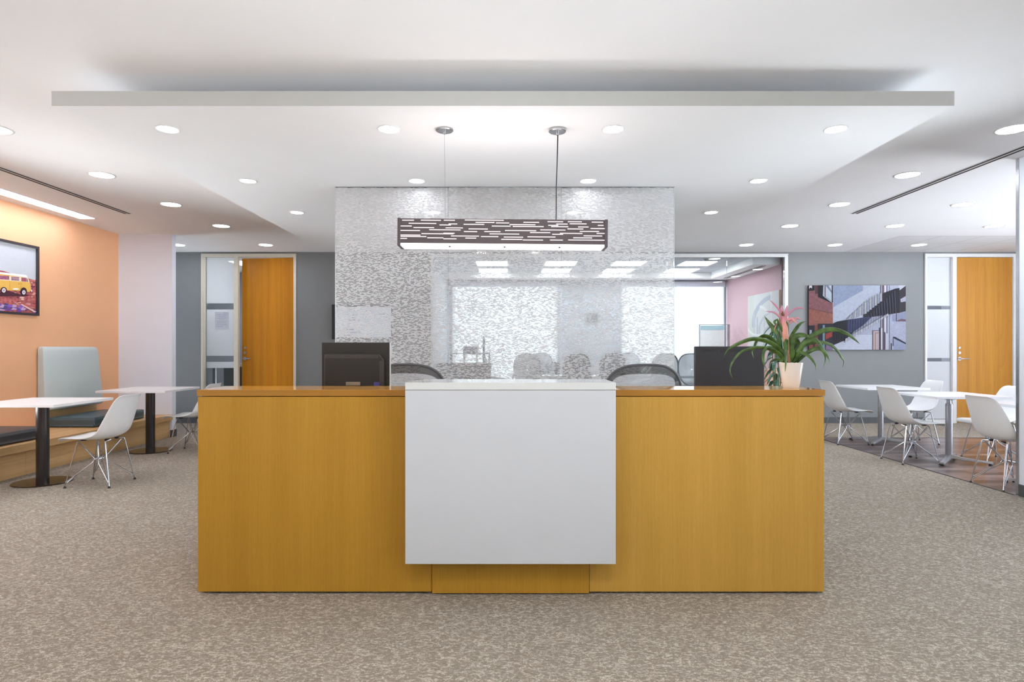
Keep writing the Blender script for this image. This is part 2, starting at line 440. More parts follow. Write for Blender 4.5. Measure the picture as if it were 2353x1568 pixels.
# ------------------------------------------------------------------ the shell
ZC = 2.885; YB = 10.2; ZR = 2.83; YF = 12.95; YBACK = -4.0
XO = -5.53; XR = 4.37
fl = MB(); fl.box(-8.2, 10.2, 4.5, 13.4, -.12, 0).box(XO-.12, XR+.14, YBACK-.1, 4.5, -.12, 0)
struct('floor', fl, CARPET)
struct('floor_dining', MB().box(XR-.02, 9.28, 5.2, 8.5, .0, .004).box(XR+.145, 9.28, 4.61, 5.2, .0, .004), PLANK)
struct('trim_floor_edge', MB().box(XR-.03, XR-.02, 5.2, 8.5, .0, .006).box(XR-.03, 9.28, 8.5, 8.51, .0, .006), BASEB)
struct('ceiling', MB().box(-8.2, 9.4, 4.5, 8.72, ZC, ZC+.1).box(XO-.12, XR+.14, YBACK-.1, 4.5, ZC, ZC+.1).box(-8.2, 5.66, 8.72, YB+.12, ZC, ZC+.1), WHITE_CEIL)
struct('ceiling_tiled', MB().box(5.66, 9.4, 8.72, YB+.12, ZC, ZC+.1), TILE)
struct('ceiling_conference', MB().box(-1.42, 4.79, YB+.12, YF+.1, ZR, ZR+.1), TILE2)
struct('ceiling_office', MB().box(-8.2, -1.42, YB+.12, YF+.1, ZC, ZC+.1).box(4.79, 10.2, YB+.12, YF+.1, ZC, ZC+.1), WHITE_CEIL)
def side_wall(x0, x1, yend, holes):
    m = MB(); y = YBACK
    for a, b, z0, z1 in holes:
        m.box(x0, x1, y, a, 0, ZC).box(x0, x1, a, b, 0, z0).box(x0, x1, a, b, z1, ZC); y = b
    return m.box(x0, x1, y, yend, 0, ZC)
struct('wall_left', side_wall(XO-.12, XO, 8.59, [(-3.7,-.5,.15,2.75),(4.0,6.15,.55,2.05)]).box(XO-.12, XO, YBACK, YBACK+.3, .15, 2.75), ORANGE)
struct('wall_stub', MB().box(XO-.12, -4.77, 8.59, 8.69, 0, ZC), WHITE_WALL)
struct('baseboard_stub', MB().box(-4.79, -4.762, 8.578, 8.70, 0, .1), BASEB)
struct('wall_corridor', MB().box(-8.2, -8.1, YB, 13.0, 0, ZC).box(-8.2, -8.1, 8.69, YB, 0, .12).box(-8.2, -8.1, 8.69, YB, .7, ZC).box(-8.2, XO-.12, 8.59, 8.69, 0, ZC), WHITE_WALL)  # low opening at the corridor end added to let light in
struct('wall_right', side_wall(XR, XR+.14, 5.17, [(-3.7,.8,.15,2.75),(3.4,4.3,.4,2.1)]), WHITE_WALL)
struct('trim_corner_guard', MB().box(XR-.004, XR+.144, 5.17, 5.20, 0, ZC), STEEL)
struct('baseboard_right', MB().box(XR-.012, XR-.001, .8, 5.165, 0, .1), BASEB)

def wallmb(x0, x1, y0, y1, z0, z1, holes):
    """wall along X with rectangular openings (x0,x1,z0,z1)"""
    m = MB(); xs = sorted({x0, x1} | {h[0] for h in holes} | {h[1] for h in holes})
    for a, b in zip(xs, xs[1:]):
        segs = [(z0, z1)]
        for h in holes:
            if h[0] <= a and h[1] >= b:
                new = []
                for s0, s1 in segs:
                    if h[2] > s0: new.append((s0, min(s1, h[2])))
                    if h[3] < s1: new.append((max(s0, h[3]), s1))
                segs = new
        for s0, s1 in segs: m.box(a, b, y0, y1, s0, s1)
    return m
# back wall: door openings left and right, conference glazing between
DL = (-5.16, -3.565); DR = (7.02, 8.585); ZD = 2.855
struct('wall_back', wallmb(-8.1, 9.3, YB, YB+.12, 0, ZC, [(DL[0], DL[1], 0, ZD), (DR[0], DR[1], 0, ZD), (-1.30, 4.72, 0, ZC-.02)]), GREY_WALL)
struct('baseboard_back', MB().box(-3.55, -1.31, YB-.012, YB-.001, 0, .1).box(-8.1, -5.17, YB-.012, YB-.001, 0, .1).box(4.73, 7.01, YB-.012, YB-.001, 0, .1), BASEB)
struct('wall_pink', MB().box(4.67, 4.79, YB+.12, YF, 0, ZR), PINK)
struct('wall_conference', MB().box(-1.42, -1.30, YB+.12, YF, 0, ZR), CONF_WALL)
# far wall, with windows to the sky
W1 = (-1.225, 1.095, .45, 2.715); W2 = (2.39, 4.655, .45, 2.715)
OW1 = (-5.45, -2.15, .1, 2.8); OW2 = (6.5, 8.75, .1, 2.8)
struct('wall_far', wallmb(-8.2, 10.2, YF, YF+.12, 0, ZC, [W1, W2, OW1, OW2]), CONF_WALL)
struct('wall_dining', wallmb(0, 1, 0, .1, 0, 1, []) if False else MB().box(9.28, 9.4, 9.6, YF, 0, ZC).box(9.28, 9.4, 4.6, 9.6, 0, .12).box(9.28, 9.4, 4.6, 7.0, 2.75, ZC).box(9.28, 9.4, 7.0, 9.6, .12, ZC), WHITE_WALL)
# wall behind the photographer: nearly all window
struct('wall_dining_front', MB().box(XR+.14, 9.4, 4.5, 4.6, 0, ZC), WHITE_WALL)
struct('wall_rear', MB().box(XO-.12, XR+.14, YBACK-.1, YBACK, 0, ZC), GREY_WALL)

def window(name, x0, x1, z0, z1, y, shade=True, mull=()):
    w = structroot(name, ((x0+x1)/2, y, z0))
    fr = MB(); t = .05
    fr.box(x0, x1, y-.02, y+.06, z0, z0+t).box(x0, x1, y-.02, y+.06, z1-t, z1).box(x0, x0+t, y-.02, y+.06, z0+t, z1-t).box(x1-t, x1, y-.02, y+.06, z0+t, z1-t)
    for m in mull: fr.box(m-.02, m+.02, y-.01, y+.05, z0+t, z1-t)
    obj('window_frame', fr, pm('window_aluminium', '#9ba1ad', .4, .3), w)
    obj('window_pane', MB().box(x0+t, x1-t, y+.015, y+.022, z0+t, z1-t), GLASS, w)
    if shade:
        obj('shade_cassette', MB().box(x0+.02, x1-.02, y-.09, y-.025, z1-.14, z1-.03), pm('shade_cassette', '#c9cbd6', .5), w, bevel=.004)
    obj('roller_shade', MB().quad(x0+.03, x1-.03, y-.050, z0+.02, z1-.10), SHADE, w)
    return w
def added_side_window(name, xc, y0, y1, z0, z1):  # out-of-view window, added as a light source
    w = structroot(name, (xc, (y0+y1)/2, z0)); t = .04; fr = MB()
    fr.box(xc-.03,xc+.03,y0,y1,z0,z0+t).box(xc-.03,xc+.03,y0,y1,z1-t,z1)
    for y in (y0, (y0+y1)/2-t/2, y1-t): fr.box(xc-.03,xc+.03,y,y+t,z0+t,z1-t)
    obj('window_frame', fr, pm('window_aluminium', '#9ba1ad', .4, .3), w)
    obj('window_pane', MB().box(xc-.004,xc+.004,y0+t,y1-t,z0+t,z1-t), GLASS, w)
added_side_window('added_window_6', XO-.06, 4.0, 6.15, .55, 2.05)  # added out of view to brighten ceiling and slab
added_side_window('added_window_7', XR+.07, 3.4, 4.3, .4, 2.1)  # added out of view to brighten the dining side of the slab
added_side_window('added_window_8', XO-.06, -3.7, -.5, .15, 2.75)  # added behind the camera for even daylight
added_side_window('added_window_9', XR+.07, -3.7, .8, .15, 2.75)  # added behind the camera for daylight from the other side
window('window_1', W1[0], W1[1], W1[2], W1[3], YF+.02)
window('window_2', W2[0], W2[1], W2[2], W2[3], YF+.02)
window('added_window_4', OW1[0], OW1[1], OW1[2], OW1[3], YF+.02, False, (-4.5,))  # unseen window added to brighten the office behind the sidelight
window('added_window_5', OW2[0], OW2[1], OW2[2], OW2[3], YF+.02, False, (7.6,))  # unseen window added to brighten the second office

# conference glazing
cg = structroot('window_3', (1.7, YB, 0))
fr = MB()
fr.box(-1.30, 4.72, YB-.01, YB+.05, ZC-.085, ZC-.03).box(-1.30, 4.72, YB-.01, YB+.05, 0, .05)
fr.box(-1.30, -1.26, YB-.012, YB+.052, .05, ZC-.085).box(4.665, 4.72, YB-.012, YB+.052, .05, ZC-.085)
fr.box(-1.30, 4.72, YB-.025, YB-.012, ZC-.045, ZC-.03)
obj('window_frame', fr, FRAMEW, cg)
xs = [-1.26, -.32, .68, 1.69, 2.69, 3.70, 4.665]
for a, b in zip(xs, xs[1:]):
    pn = obj('glass_pane', MB().box(a+.003, b-.003, YB+.014, YB+.026, .05, ZC-.085), GLASS, cg)
struct('wall_header', MB().box(-1.42, 4.79, YB+.121, YB+.16, ZR-.005, ZC-.001), WHITE_WALL)
struct('ceiling_soffit', MB().box(-1.30, 4.67, 12.5, YF-.001, 2.72, ZR).box(4.2, 4.67, YB+.17, 12.5, 2.70, ZR), WHITE_CEIL)

# ------------------------------------------------------------------ dropped ceiling panel
ZB = 2.68
cl = structroot('ceiling_cloud', (0, 6, ZB))
obj('cloud_slab', MB().box(-2.667, 2.61, 3.54, 8.44, ZB, 2.765), CLOUD, cl)
obj('edge_shade', MB().box(-2.667, 2.61, 3.536, 3.5398, ZB, 2.765), CLOUD_EDGE_SHADE, cl)  # thin darker sheet on the slab face, standing in for shade
obj('cloud_hanger', MB().box(-2.25, 2.2, 3.9, 8.1, 2.765, ZC), WHITE_CEIL, cl)

# ------------------------------------------------------------------ lights in the ceiling
def make_downlight(name, r, label, lens=None):
    t = thing(name, (0,0,0), label, 'ceiling light')
    obj('trim_ring', MB().lathe([(r*1.08, 0), (r*1.08, -.003), (r*1.0, -.006), (r*.93, -.004), (r*.93, 0)]), TRIM, t)
    obj('lens', MB().lathe([(0, -.0015), (r*.5, -.0022), (r*.93, -.0018)]), lens or LENS, t)
    return t
big = make_downlight('downlight', .108, 'x'); used = False
rows = {4.48: 'at the slab front', 5.66: 'second row back', 6.82: 'third row back', 8.02: 'fourth row back', 9.49: 'last row at the back wall',
        3.3: 'row ahead of the slab', 2.1: 'row overhead before the desk', .35: 'entrance side', .9: 'first entrance row', -.6: 'second entrance row', -2.2: 'third entrance row'}
cols = [(-3.8, 'orange wall side', [-2.2, -.6, .9, 2.1, 3.3, 4.48, 5.66, 6.82, 8.02, 9.49]),
        (3.74, 'dining side', [-2.2, -.6, .9, 2.1, 3.3, 4.48, 5.66, 6.82, 8.02, 9.49]),
        (5.13, 'over the dining chairs', [5.66, 6.82, 8.02, 9.49]),
        (6.45, 'outer line over the dining tables', [8.02, 9.49, 6.82]),
        (-5.18, 'alcove behind the white wall end', [9.49])]
for x, cn, ys in cols:
    for y in ys:
        place(big, used, (x, y, ZC), 0, f'large round downlight, {cn}, {rows[y]}', 'large round ceiling downlights'); used = True
ac = make_downlight('downlight', .095, 'x', LENS_ACCENT)
place(ac, False, (-.45, .35, ZC), 0, 'bright accent downlight ahead of the desk, the one toward the orange wall')
place(ac, True, (.45, .35, ZC), 0, 'bright accent downlight ahead of the desk, the one toward the dining area')
sm = make_downlight('downlight', .068, 'x', LENS_SMALL); used = False
for y, rn in ((3.91, 'front row'), (5.12, 'middle row'), (6.31, 'back row')):
    for x, cn in ((-2.20, 'end by the orange wall'), (-.77, 'inner one on the orange wall side'), (.68, 'inner one on the dining side'), (2.12, 'end by the dining side')):
        place(sm, used, (x, y, ZB), 0, f'small downlight in the lowered slab, {rn}, {cn}', 'small downlights in the lowered panel'); used = True
tr = thing('troffer_light', (0,0,0), 'x', 'ceiling light')
obj('troffer_frame', MB().box(-.30,.30,-.30,.30,-.006,0), TRIM, tr)
obj('lens', MB().box(-.28,.28,-.28,.28,-.012,-.0065), TROFF, tr)
used = False
for y, rn in ((11.14, 'row by the glass'), (12.15, 'row by the windows')):
    for x, cn in ((-.29, 'white wall end'), (.97, 'second from the white wall'), (2.22, 'second from the pink wall'), (3.48, 'pink wall end')):
        place(tr, used, (x, y, ZR), 0, f'square ceiling light in the conference room, {rn}, {cn}', 'square lights in the conference room'); used = True
for k, (x, w) in enumerate(((-4.9, 'desk with the dark cabinet'), (7.2, 'room behind the dining area'))):
    place(tr, True, (x, 11.5, ZC), 0, f'added square ceiling light in the office, {w}')  # unseen lamps added so the offices glow through the sidelights

ll = thing('linear_light', (-5.245, 4, ZC), 'long recessed light strip washing the orange wall', 'ceiling light')
obj('light_housing', MB().box(-5.35,-5.14,.6,7.57,ZC-.004,ZC-.0005), TRIM, ll)
obj('lens', MB().box(-5.33,-5.16,.62,7.55,ZC-.009,ZC-.0045), LINEAR, ll)
def slot(name, x, y0, y1, z, label):
    t = thing(name, (x, (y0+y1)/2, z), label, 'air diffuser')
    obj('diffuser_frame', MB().box(x-.045,x+.045,y0,y1,z-.003,z-.0005), TRIM, t)
    for dx in (-.026, .026):
        obj('air_slot', MB().box(x+dx-.010,x+dx+.010,y0+.01,y1-.01,z-.006,z-.0035), DARKSLOT, t)
slot('slot_diffuser', -4.575, 0.5, 7.29, ZC, 'long twin-slot air diffuser in the ceiling near the orange wall')
slot('slot_diffuser', 4.17, 0.5, 7.29, ZC, 'long twin-slot air diffuser in the ceiling on the dining side')
slot('slot_diffuser', 4.45, 10.5, 12.4, 2.70, 'twin-slot air diffuser beside the pink wall')
sd = thing('smoke_detector', (3.49, 10.62, ZR), 'small round white smoke detector on the conference room ceiling', 'detector')
obj('detector_body', MB().lathe([(.06,0),(.06,-.02),(.045,-.035),(0,-.037)], (3.49,10.62,ZR)), TRIM, sd)

# ------------------------------------------------------------------ reception desk
YD = 3.10
desk = thing('reception_desk', (.015, YD, 0), 'wood veneer reception desk with a projecting white front panel and raised white ledge', 'desk')
obj('side_panel', MB().box(-1.589,-.39,YD,YD+.025,.012,1.012), DESKWOOD, desk, bevel=.0015)
obj('side_panel', MB().box(.418,1.62,YD,YD+.025,.012,1.012), DESKWOOD_LIT, desk, bevel=.0015)
obj('centre_panel', MB().box(-.387,.415,YD-.01,YD+.02,.008,1.012), DESKWOOD, desk, bevel=.0015)
obj('return_panel', MB().box(-1.589,-1.56,YD+.026,YD+1.0,.012,.72).box(-1.589,-1.56,YD+.026,YD+.30,.72,1.012), DESKWOOD, desk)
obj('return_panel', MB().box(1.591,1.62,YD+.026,YD+1.0,.012,.72).box(1.591,1.62,YD+.026,YD+.30,.72,1.012), DESKWOOD, desk)
obj('inner_panel', MB().box(-1.559,1.59,YD+.27,YD+.30,.0,1.012), DESKWOOD, desk)
obj('toe_kick', MB().box(-1.55,1.58,YD+.05,YD+.08,0,.012), RUBBER, desk)
ct = obj('countertop', MB().box(-1.592,1.624,YD-.003,YD+.305,1.016,1.048), DESKTOP, desk, bevel=.001)
obj('edge_band', MB().box(-1.592,1.624,YD-.0045,YD-.0032,1.0165,1.0475), DESKEDGE, ct)
obj('work_surface', MB().box(-1.559,1.59,YD+.302,YD+1.0,.70,.73), LAMIN, desk)
ZT = 1.092
obj('white_front_panel', MB().box(-.504,.530,2.97,3.085,.200,ZT-.038), SOLID, desk, bevel=.0015)
obj('ledge_top', MB().box(-.504,.530,2.97,3.31,ZT-.036,ZT), SOLIDTOP, desk, bevel=.0015)
obj('ledge_bracket', MB().box(-.40,.42,3.085,3.12,.2,1.05).box(-.45,.48,3.12,3.29,1.0485,ZT-.037), SOLID, desk)

# ------------------------------------------------------------------ pendant lamp
pd = thing('pendant_lamp', (-.0335, 3.92, 2.0), 'long dark slotted box pendant glowing underneath, hung over the reception desk', 'pendant lamp')
px0, px1, pz0, pz1, py0, py1 = -.703, .636, 1.915, 2.083, 3.85, 3.99
SLOTS = [(917,430,520),(917,572,725),(917,747,831),(916,906,1202),(933,988,1132),(937,1143,1243),(932,1351,1471),(927,1534,1653),(927,1688,1795),(930,1870,1957),
(941,480,690),(945,783,849),(953,714,801),(948,897,1054),(950,1247,1443),(945,1600,1687),(943,1703,1831),(955,1540,1617),(955,1916,1960),(961,412,504),(961,1111,1254),
(964,1271,1506),(965,1562,1692),(967,1767,1847),(973,517,673),(975,761,892),(979,1862,1975),(983,935,1082),(982,1686,1807),(990,636,875),(990,1480,1671),(995,412,567),
(995,1212,1449),(1001,1780,1926),(1003,900,1001),(1003,1055,1178),(1010,1402,1556),(1016,745,830),(1016,1629,1800),(1016,1908,1972),(1020,578,820),(1021,1095,1321),
(1023,1571,1653),(1030,408,570),(1035,1809,1950),(1037,803,1015),(1041,420,615),(1041,1030,1162),(1043,1383,1596),(1045,1204,1350),(1050,1731,1874),(1051,622,745),
(1053,911,994),(1056,412,469),(1058,745,844),(1062,1184,1344),(1067,1348,1502),(1067,1554,1652),(1067,1692,1975)]
front = MB().box(px0+.02, px1-.02, py0, py0+.006, pz0+.012, pz1)
back = MB().box(px0+.02, px1-.02, py1-.006, py1, pz0+.012, pz1)
PBROWN = pm('dark_bronze_sheet', '#5a5053', .4, .3)
obj('front_plate', front, PBROWN, pd); obj('back_plate', back, PBROWN, pd)
obj('top_plate', MB().box(px0+.02, px1-.02, py0+.006, py1-.006, pz1-.006, pz1), PBROWN, pd)
gl = MB(); 
for y, a, b in SLOTS:
    X0 = -.703 + (a-395)/(1993-395)*1.339; X1 = -.703 + (b-395)/(1993-395)*1.339
    mid = ((a+b)/2-395)/1598
    top = 902+12*mid; Z = pz1 - (y-top)/(1103-902)*(pz1-pz0)
    gl.box(X0, X1, py0-.0015, py0, Z-.0028, Z+.0028)
obj('light_slots', gl, SLOTM, pd, label='glowing white slots')
gb = MB()
for k in range(48):
    a = px0+.05+random.random()*1.1; z = pz0+.03+random.random()*.13; gb.box(a, a+.06+random.random()*.1, py1, py1+.0015, z-.003, z+.003)
obj('light_slots', gb, SLOTM, pd)
obj('top_lens', MB().box(px0+.04, px1-.04, py0+.02, py1-.02, pz1+.0002, pz1+.004), PENDUP, pd)
obj('bottom_lens', MB().box(px0+.022, px1-.022, py0+.002, py1-.002, pz0-.004, pz0+.011), PEND, pd)
for x in (px0, px1-.02):
    obj('end_cap', MB().box(x, x+.02, py0-.006, py1+.006, pz0-.006, pz1+.003), PBROWN, pd, bevel=.003)
for x in (-.37, -.02, .33):
    obj('fixing_knob', MB().cyl((x,3.86,pz0-.012),(x,3.86,pz0-.004),.007,n=12), BRONZE, pd)
cx = [at(1019,296,3.91)[0], at(1279,296,3.91)[0]]
for i, x in enumerate(cx):
    c = obj('ceiling_canopy', MB().lathe([(.057,0),(.057,-.012),(.052,-.016),(.008,-.017),(.008,-.035),(0,-.035)], (x,3.92,ZB)), STEEL, pd)
    obj('suspension_cable', MB().cyl((x,3.92,ZB-.03),(x+(.01 if i==0 else -.006),3.92,pz1-.001),.0012,n=8), STEEL if i==0 else RUBBER, pd)
obj('power_cord', MB().tube([(cx[1]+.004,3.92,ZB-.03),(cx[1]+.001,3.918,2.5),(cx[1]-.004,3.922,2.3),(cx[1]-.003,3.92,pz1-.002)],.0032), RUBBER, pd)
pd.rotation_euler = (0, math.radians(.5), 0)
for c in kids(pd):
    pass

# ------------------------------------------------------------------ dashed glass screen behind the desk
YG = 5.31; gx = [-1.513, at(1030,0,YG)[0], at(1290,0,YG)[0], 1.459]
gs = thing('glass_screen', (-.03, YG, 0), 'tall glass screen with dashed white film standing behind the reception desk', 'glass partition')
for a, b in zip(gx, gx[1:]):
    g = obj('glass_panel', MB().box(a+.0015, b-.0015, YG, YG+.012, .03, ZB-.006), GLASS, gs)
    obj('dashed_film', MB().quad(a+.002, b-.002, YG-.0010, .031, ZB-.008), FILM, g)
obj('edge_strip', MB().box(gx[0]-.004, gx[0], YG, YG+.012, .03, ZB-.006).box(gx[3], gx[3]+.003, YG, YG+.012, .03, ZB-.006), EDGEGL, gs)
obj('floor_channel', MB().box(gx[0]-.004, gx[3]+.003, YG-.012, YG+.024, 0, .03), STEEL, gs)
obj('ceiling_channel', MB().box(gx[0]-.004, gx[3]+.003, YG-.006, YG+.018, ZB-.006, ZB-.0003), STEEL, gs)

# ------------------------------------------------------------------ monitors
m1 = thing('computer_monitor', (-.955, 3.84, .73), 'black monitor seen from behind with vented housing and silver edge, near the orange wall side', 'monitor')
x0, x1 = -1.17, -.743
obj('display_shell', MB().box(x0, x1, 3.80, 3.822, .965, 1.298), BRONPL, m1, bevel=.004)
obj('silver_edge', MB().box(x1, x1+.005, 3.799, 3.821, .967, 1.297), pm('silver_edge', '#d5d5d8', .3, .3), m1)
hs = obj('rear_housing', MB().prism([(x0+.025,.985),(x1-.03,.985),(x1-.03,1.19),(x1-.06,1.225),(x0+.025,1.225)], 'y', 3.768, 3.80), BRONPL, m1, bevel=.006)
vt = MB()
for i in range(46):
    for j in range(3):
        x = x0+.032+i*.0072+(j%2)*.0036; z = 1.200+j*.007
        vt.add([(x,3.7676,z),(x+.003,3.7676,z),(x+.004,3.7676,z+.004),(x+.001,3.7676,z+.004)], [(0,1,2,3)])
for i in range(3):
    for j in range(26):
        x = x1-.055+i*.007; z = 1.0+j*.007+(i%2)*.0035
        vt.add([(x,3.7676,z),(x+.003,3.7676,z),(x+.003,3.7676,z+.004),(x,3.7676,z+.004)], [(0,1,2,3)])
obj('vent_holes', vt, pm('vent_shade', '#6b6660', .6), hs)
for x, z in ((-1.04,1.20-.014),(-.93,1.186),(-1.04,1.0),(-.93,1.0)):
    obj('mount_screw', MB().cyl((x,3.766,z+.0),(x,3.769,z),.004,n=12), RUBBER, hs)
obj('stand_neck', MB().box(-1.0,-.91,3.775,3.80,.76,.985), BRONPL, m1)
obj('hinge_plate', MB().box(-1.005,-.915,3.752,3.767,1.03,1.052), STEEL, m1, label='bright steel hinge plate')
obj('stand_base', MB().box(-1.08,-.83,3.70,3.90,.731,.752), BRONPL, m1, bevel=.006)
obj('video_plug', MB().box(-.835,-.80,3.765,3.785,1.015,1.05).box(-.826,-.809,3.768,3.782,.98,1.015), pm('blue_plug', '#3c3a78', .5), m1, label='blue video plug')
m2 = thing('computer_monitor', (1.39, 3.80, .73), 'large flat charcoal monitor seen from behind, next to the potted bromeliad', 'monitor')
def p38(px, d): return (px-VX)*d/F
x0, x1 = p38(1597,3.8), p38(1757,3.8)
obj('display_shell', MB().box(x0, x1, 3.80, 3.828, .93, 1.273), BLKPL2, m2, bevel=.005)
obj('vent_recess', MB().box(x0+.15, x1-.09, 3.797, 3.7995, 1.238, 1.254), pm('vent_recess', '#2a2a2e', .6), m2)
obj('screw_cap', MB().cyl((x0+.30,3.797,1.10),(x0+.30,3.7995,1.10),.003,n=12), RUBBER, m2)
obj('stand_neck', MB().box(1.35,1.43,3.83,3.85,.76,1.1), BLKPL2, m2)
obj('stand_base', MB().box(1.27,1.51,3.76,3.96,.731,.748), BLKPL2, m2, bevel=.005)
tcv = bpy.data.curves.new('maker_lettering', 'FONT'); tcv.body = 'Lenovo'; tcv.size = .034; tcv.extrude = .0004
tcv.materials.append(pm('dark_lettering', '#2a2a2f', .4))
to = bpy.data.objects.new('maker_lettering', tcv); COL.objects.link(to)
dg = bpy.context.evaluated_depsgraph_get(); tme = bpy.data.meshes.new_from_object(to.evaluated_get(dg))
bpy.data.objects.remove(to)
lo = bpy.data.objects.new('maker_lettering', tme); COL.objects.link(lo); lo.parent = m2
lo.location = Vector((x0+.045, 3.7992, 1.238)) - m2.location; lo.rotation_euler = (PI/2,0,0)

# ------------------------------------------------------------------ task chairs at the desk
def rrect(w0, h0, w1, n=64, top=1.0):
    pts = []
    for k in range(n):
        a = 2*PI*k/n; c, s = math.cos(a), math.sin(a)
        e = 2/2.9
        x = math.copysign(abs(c)**e, c); z = math.copysign(abs(s)**e, s)
        w = w0 if z > 0 else w0+(w1-w0)*(-z)
        pts.append((x*w, z*h0))
    return pts
def make_task(label):
    t = thing('task_chair', (0,0,0), label, 'office chair')
    zc, hh = .86, .285
    curve = lambda x, z: .245 + .10*(x/.27)**2*-.35 + .05*((z-zc)/hh)**2*(1 if z > zc else .3)
    out = [(x, curve(x, z+zc), z+zc) for x, z in rrect(.285, hh, .22)]
    out = [(x, -y, z) for x, y, z in out]
    obj('back_frame', MB().tube(out, .010, closed=True), pm('graphite_frame', '#5a5a5e', .35), t)
    # mesh: outer ring dark, window pale, lower band dark
    def patch(inner, outer, mat, nm, n=64):
        m = MB(); vs = []; R = 5
        for r in range(R+1):
            for k in range(n):
                xi, zi = inner[k]; xo, zo = outer[k]; f = r/R
                x = xi+(xo-xi)*f; z = zi+(zo-zi)*f+zc; vs.append((x, -curve(x, z), z))
        m.add(vs, [(r*n+k, r*n+(k+1)%n, (r+1)*n+(k+1)%n, (r+1)*n+k) for r in range(R) for k in range(n)], True)
        return obj(nm, m, mat, t)
    O = rrect(.278, hh-.006, .213)
    def win(s): return [(x*.80*s, z*.30*s+.135) for x, z in rrect(.285, hh, .25)]
    patch(win(1), O, AERON, 'back_mesh')
    patch(win(.02), win(1), AERON_PALE, 'mesh_window')
    bs = MB()
    bs.tube([(0,-.27,.58),(0,-.30,.5),(0,-.22,.42),(0,-.05,.40)], [.018,.02,.022,.025])
    obj('back_support', bs, BLKPL, t)
    sv = []; n = 8
    for i in range(n+1):
        for j in range(n+1):
            u = i/n*2-1; v = j/n*2-1; sv.append((u*.25*(1-.12*max(0,-v)), v*.22+.02, .46+.02*u*u-.02*max(0,v)**3))
    sm_ = MB(); sm_.add(sv, [(i*(n+1)+j, (i+1)*(n+1)+j, (i+1)*(n+1)+j+1, i*(n+1)+j+1) for i in range(n) for j in range(n)], True)
    obj('seat', sm_, BLKPL, t, thick=.035)
    for s in (-1,1):
        obj('armrest', MB().box(s*.30-.04,s*.30+.04,-.12,.14,.66,.685), BLKPL, t, bevel=.01)
        obj('arm_post', MB().tube([(s*.12,-.1,.42),(s*.29,-.1,.46),(s*.30,-.06,.66)],.014), BLKPL, t)
    obj('gas_lift', MB().cyl((0,0,.10),(0,0,.42),.025), BLKPL, t)
    for k in range(5):
        a = 2*PI*k/5+.3; c, s = math.cos(a), math.sin(a)
        lg = obj('leg', MB().tube([(0,0,.11),(c*.16,s*.16,.095),(c*.31,s*.31,.072)],[.022,.018,.014]), BLKPL, t)
        obj('caster', MB().cyl((c*.31-s*.02,s*.31+c*.02,.028),(c*.31+s*.02,s*.31-c*.02,.028),.028,n=20), RUBBER, lg)
    return t
tk = make_task('x')
place(tk, False, (.952, 4.53, 0), math.radians(3), 'graphite mesh task chair behind the desk, beside the large charcoal monitor')
place(tk, True, (-.71, 4.62, 0), math.radians(-4), 'graphite mesh task chair behind the desk, beside the vented monitor')

# ------------------------------------------------------------------ shell chairs
def make_shell(label):
    t = thing('shell_chair', (0,0,0), label, 'chair')
    prof = [(.268,.412),(.262,.432),(.235,.446),(.17,.440),(.09,.430),(.01,.424),(-.07,.424),(-.135,.436),(-.185,.466),(-.215,.515),(-.235,.575),(-.25,.64),(-.262,.70),(-.273,.755),(-.283,.798),(-.292,.820),(-.302,.829)]
    wid = [.165,.185,.205,.222,.230,.234,.236,.236,.235,.232,.226,.218,.208,.197,.183,.160,.120]
    lift = [.0,.002,.006,.012,.018,.026,.040,.060,.078,.082,.074,.062,.048,.034,.022,.010,.002]
    n = 14; vs = []
    for i, (y, z) in enumerate(prof):
        a = prof[max(i-1,0)]; b = prof[min(i+1,len(prof)-1)]
        ty, tz = b[0]-a[0], b[1]-a[1]; l = math.hypot(ty, tz); ny, nz = (tz/l, -ty/l)
        for j in range(n+1):
            u = j/n*2-1; k = abs(u)**2.4*lift[i]
            vs.append((math.sin(u*PI/2)*.35*wid[i]+u*.65*wid[i], y+ny*k, z+nz*k))
    m = MB(); m.add(vs, [(i*(n+1)+j, i*(n+1)+j+1, (i+1)*(n+1)+j+1, (i+1)*(n+1)+j) for i in range(len(prof)-1) for j in range(n)], True)
    obj('seat_shell', m, SHELL, t, thick=.006, sub=1)
    for sx in (-1,1):
        for sy in (-1,1):
            top = (sx*.135, sy*.125-.01, .404 if sy > 0 else .408); foot = (sx*.187, sy*.20-.005, .012)
            hub = (sx*.055, sy*.018, .232)
            l = MB()
            l.tube([(sx*.06, top[1], .418), (sx*.115, top[1], .412), top, (sx*.14, top[1]+sy*.006, .385), foot], .0058)
            l.tube([(foot[0], foot[1]-sy*.006, .05), (hub[0]*1.2, hub[1]*1.5, .205), hub, (sx*.05, sy*.018, .24), (sx*.125, sy*.118-.01, .395)], .0038)
            l.tube([(foot[0]-sx*.004, foot[1]-sy*.004, .035), (sx*.02, sy*.03, .225), (-sx*.02, sy*.03, .24), (-sx*.118, sy*.112-.01, .398)], .0038)
            lg = obj('leg', l, CHROME, t)
            obj('glide', MB().lathe([(.006,.016),(.008,.010),(.013,.004),(.013,0),(0,0)], (foot[0],foot[1],0), 16), RUBBER, lg)
    obj('cross_brace', MB().tube([(-.058,.02,.234),(.058,.02,.234),(.058,-.02,.234),(-.058,-.02,.234)], .0042, closed=True), CHROME, t)
    for x in (-.07,.07):
        for y in (-.11,.10):
            obj('shock_mount', MB().cyl((x,y,.41),(x,y,.424),.02,n=16), RUBBER, t)
    return t
sc = make_shell('x')
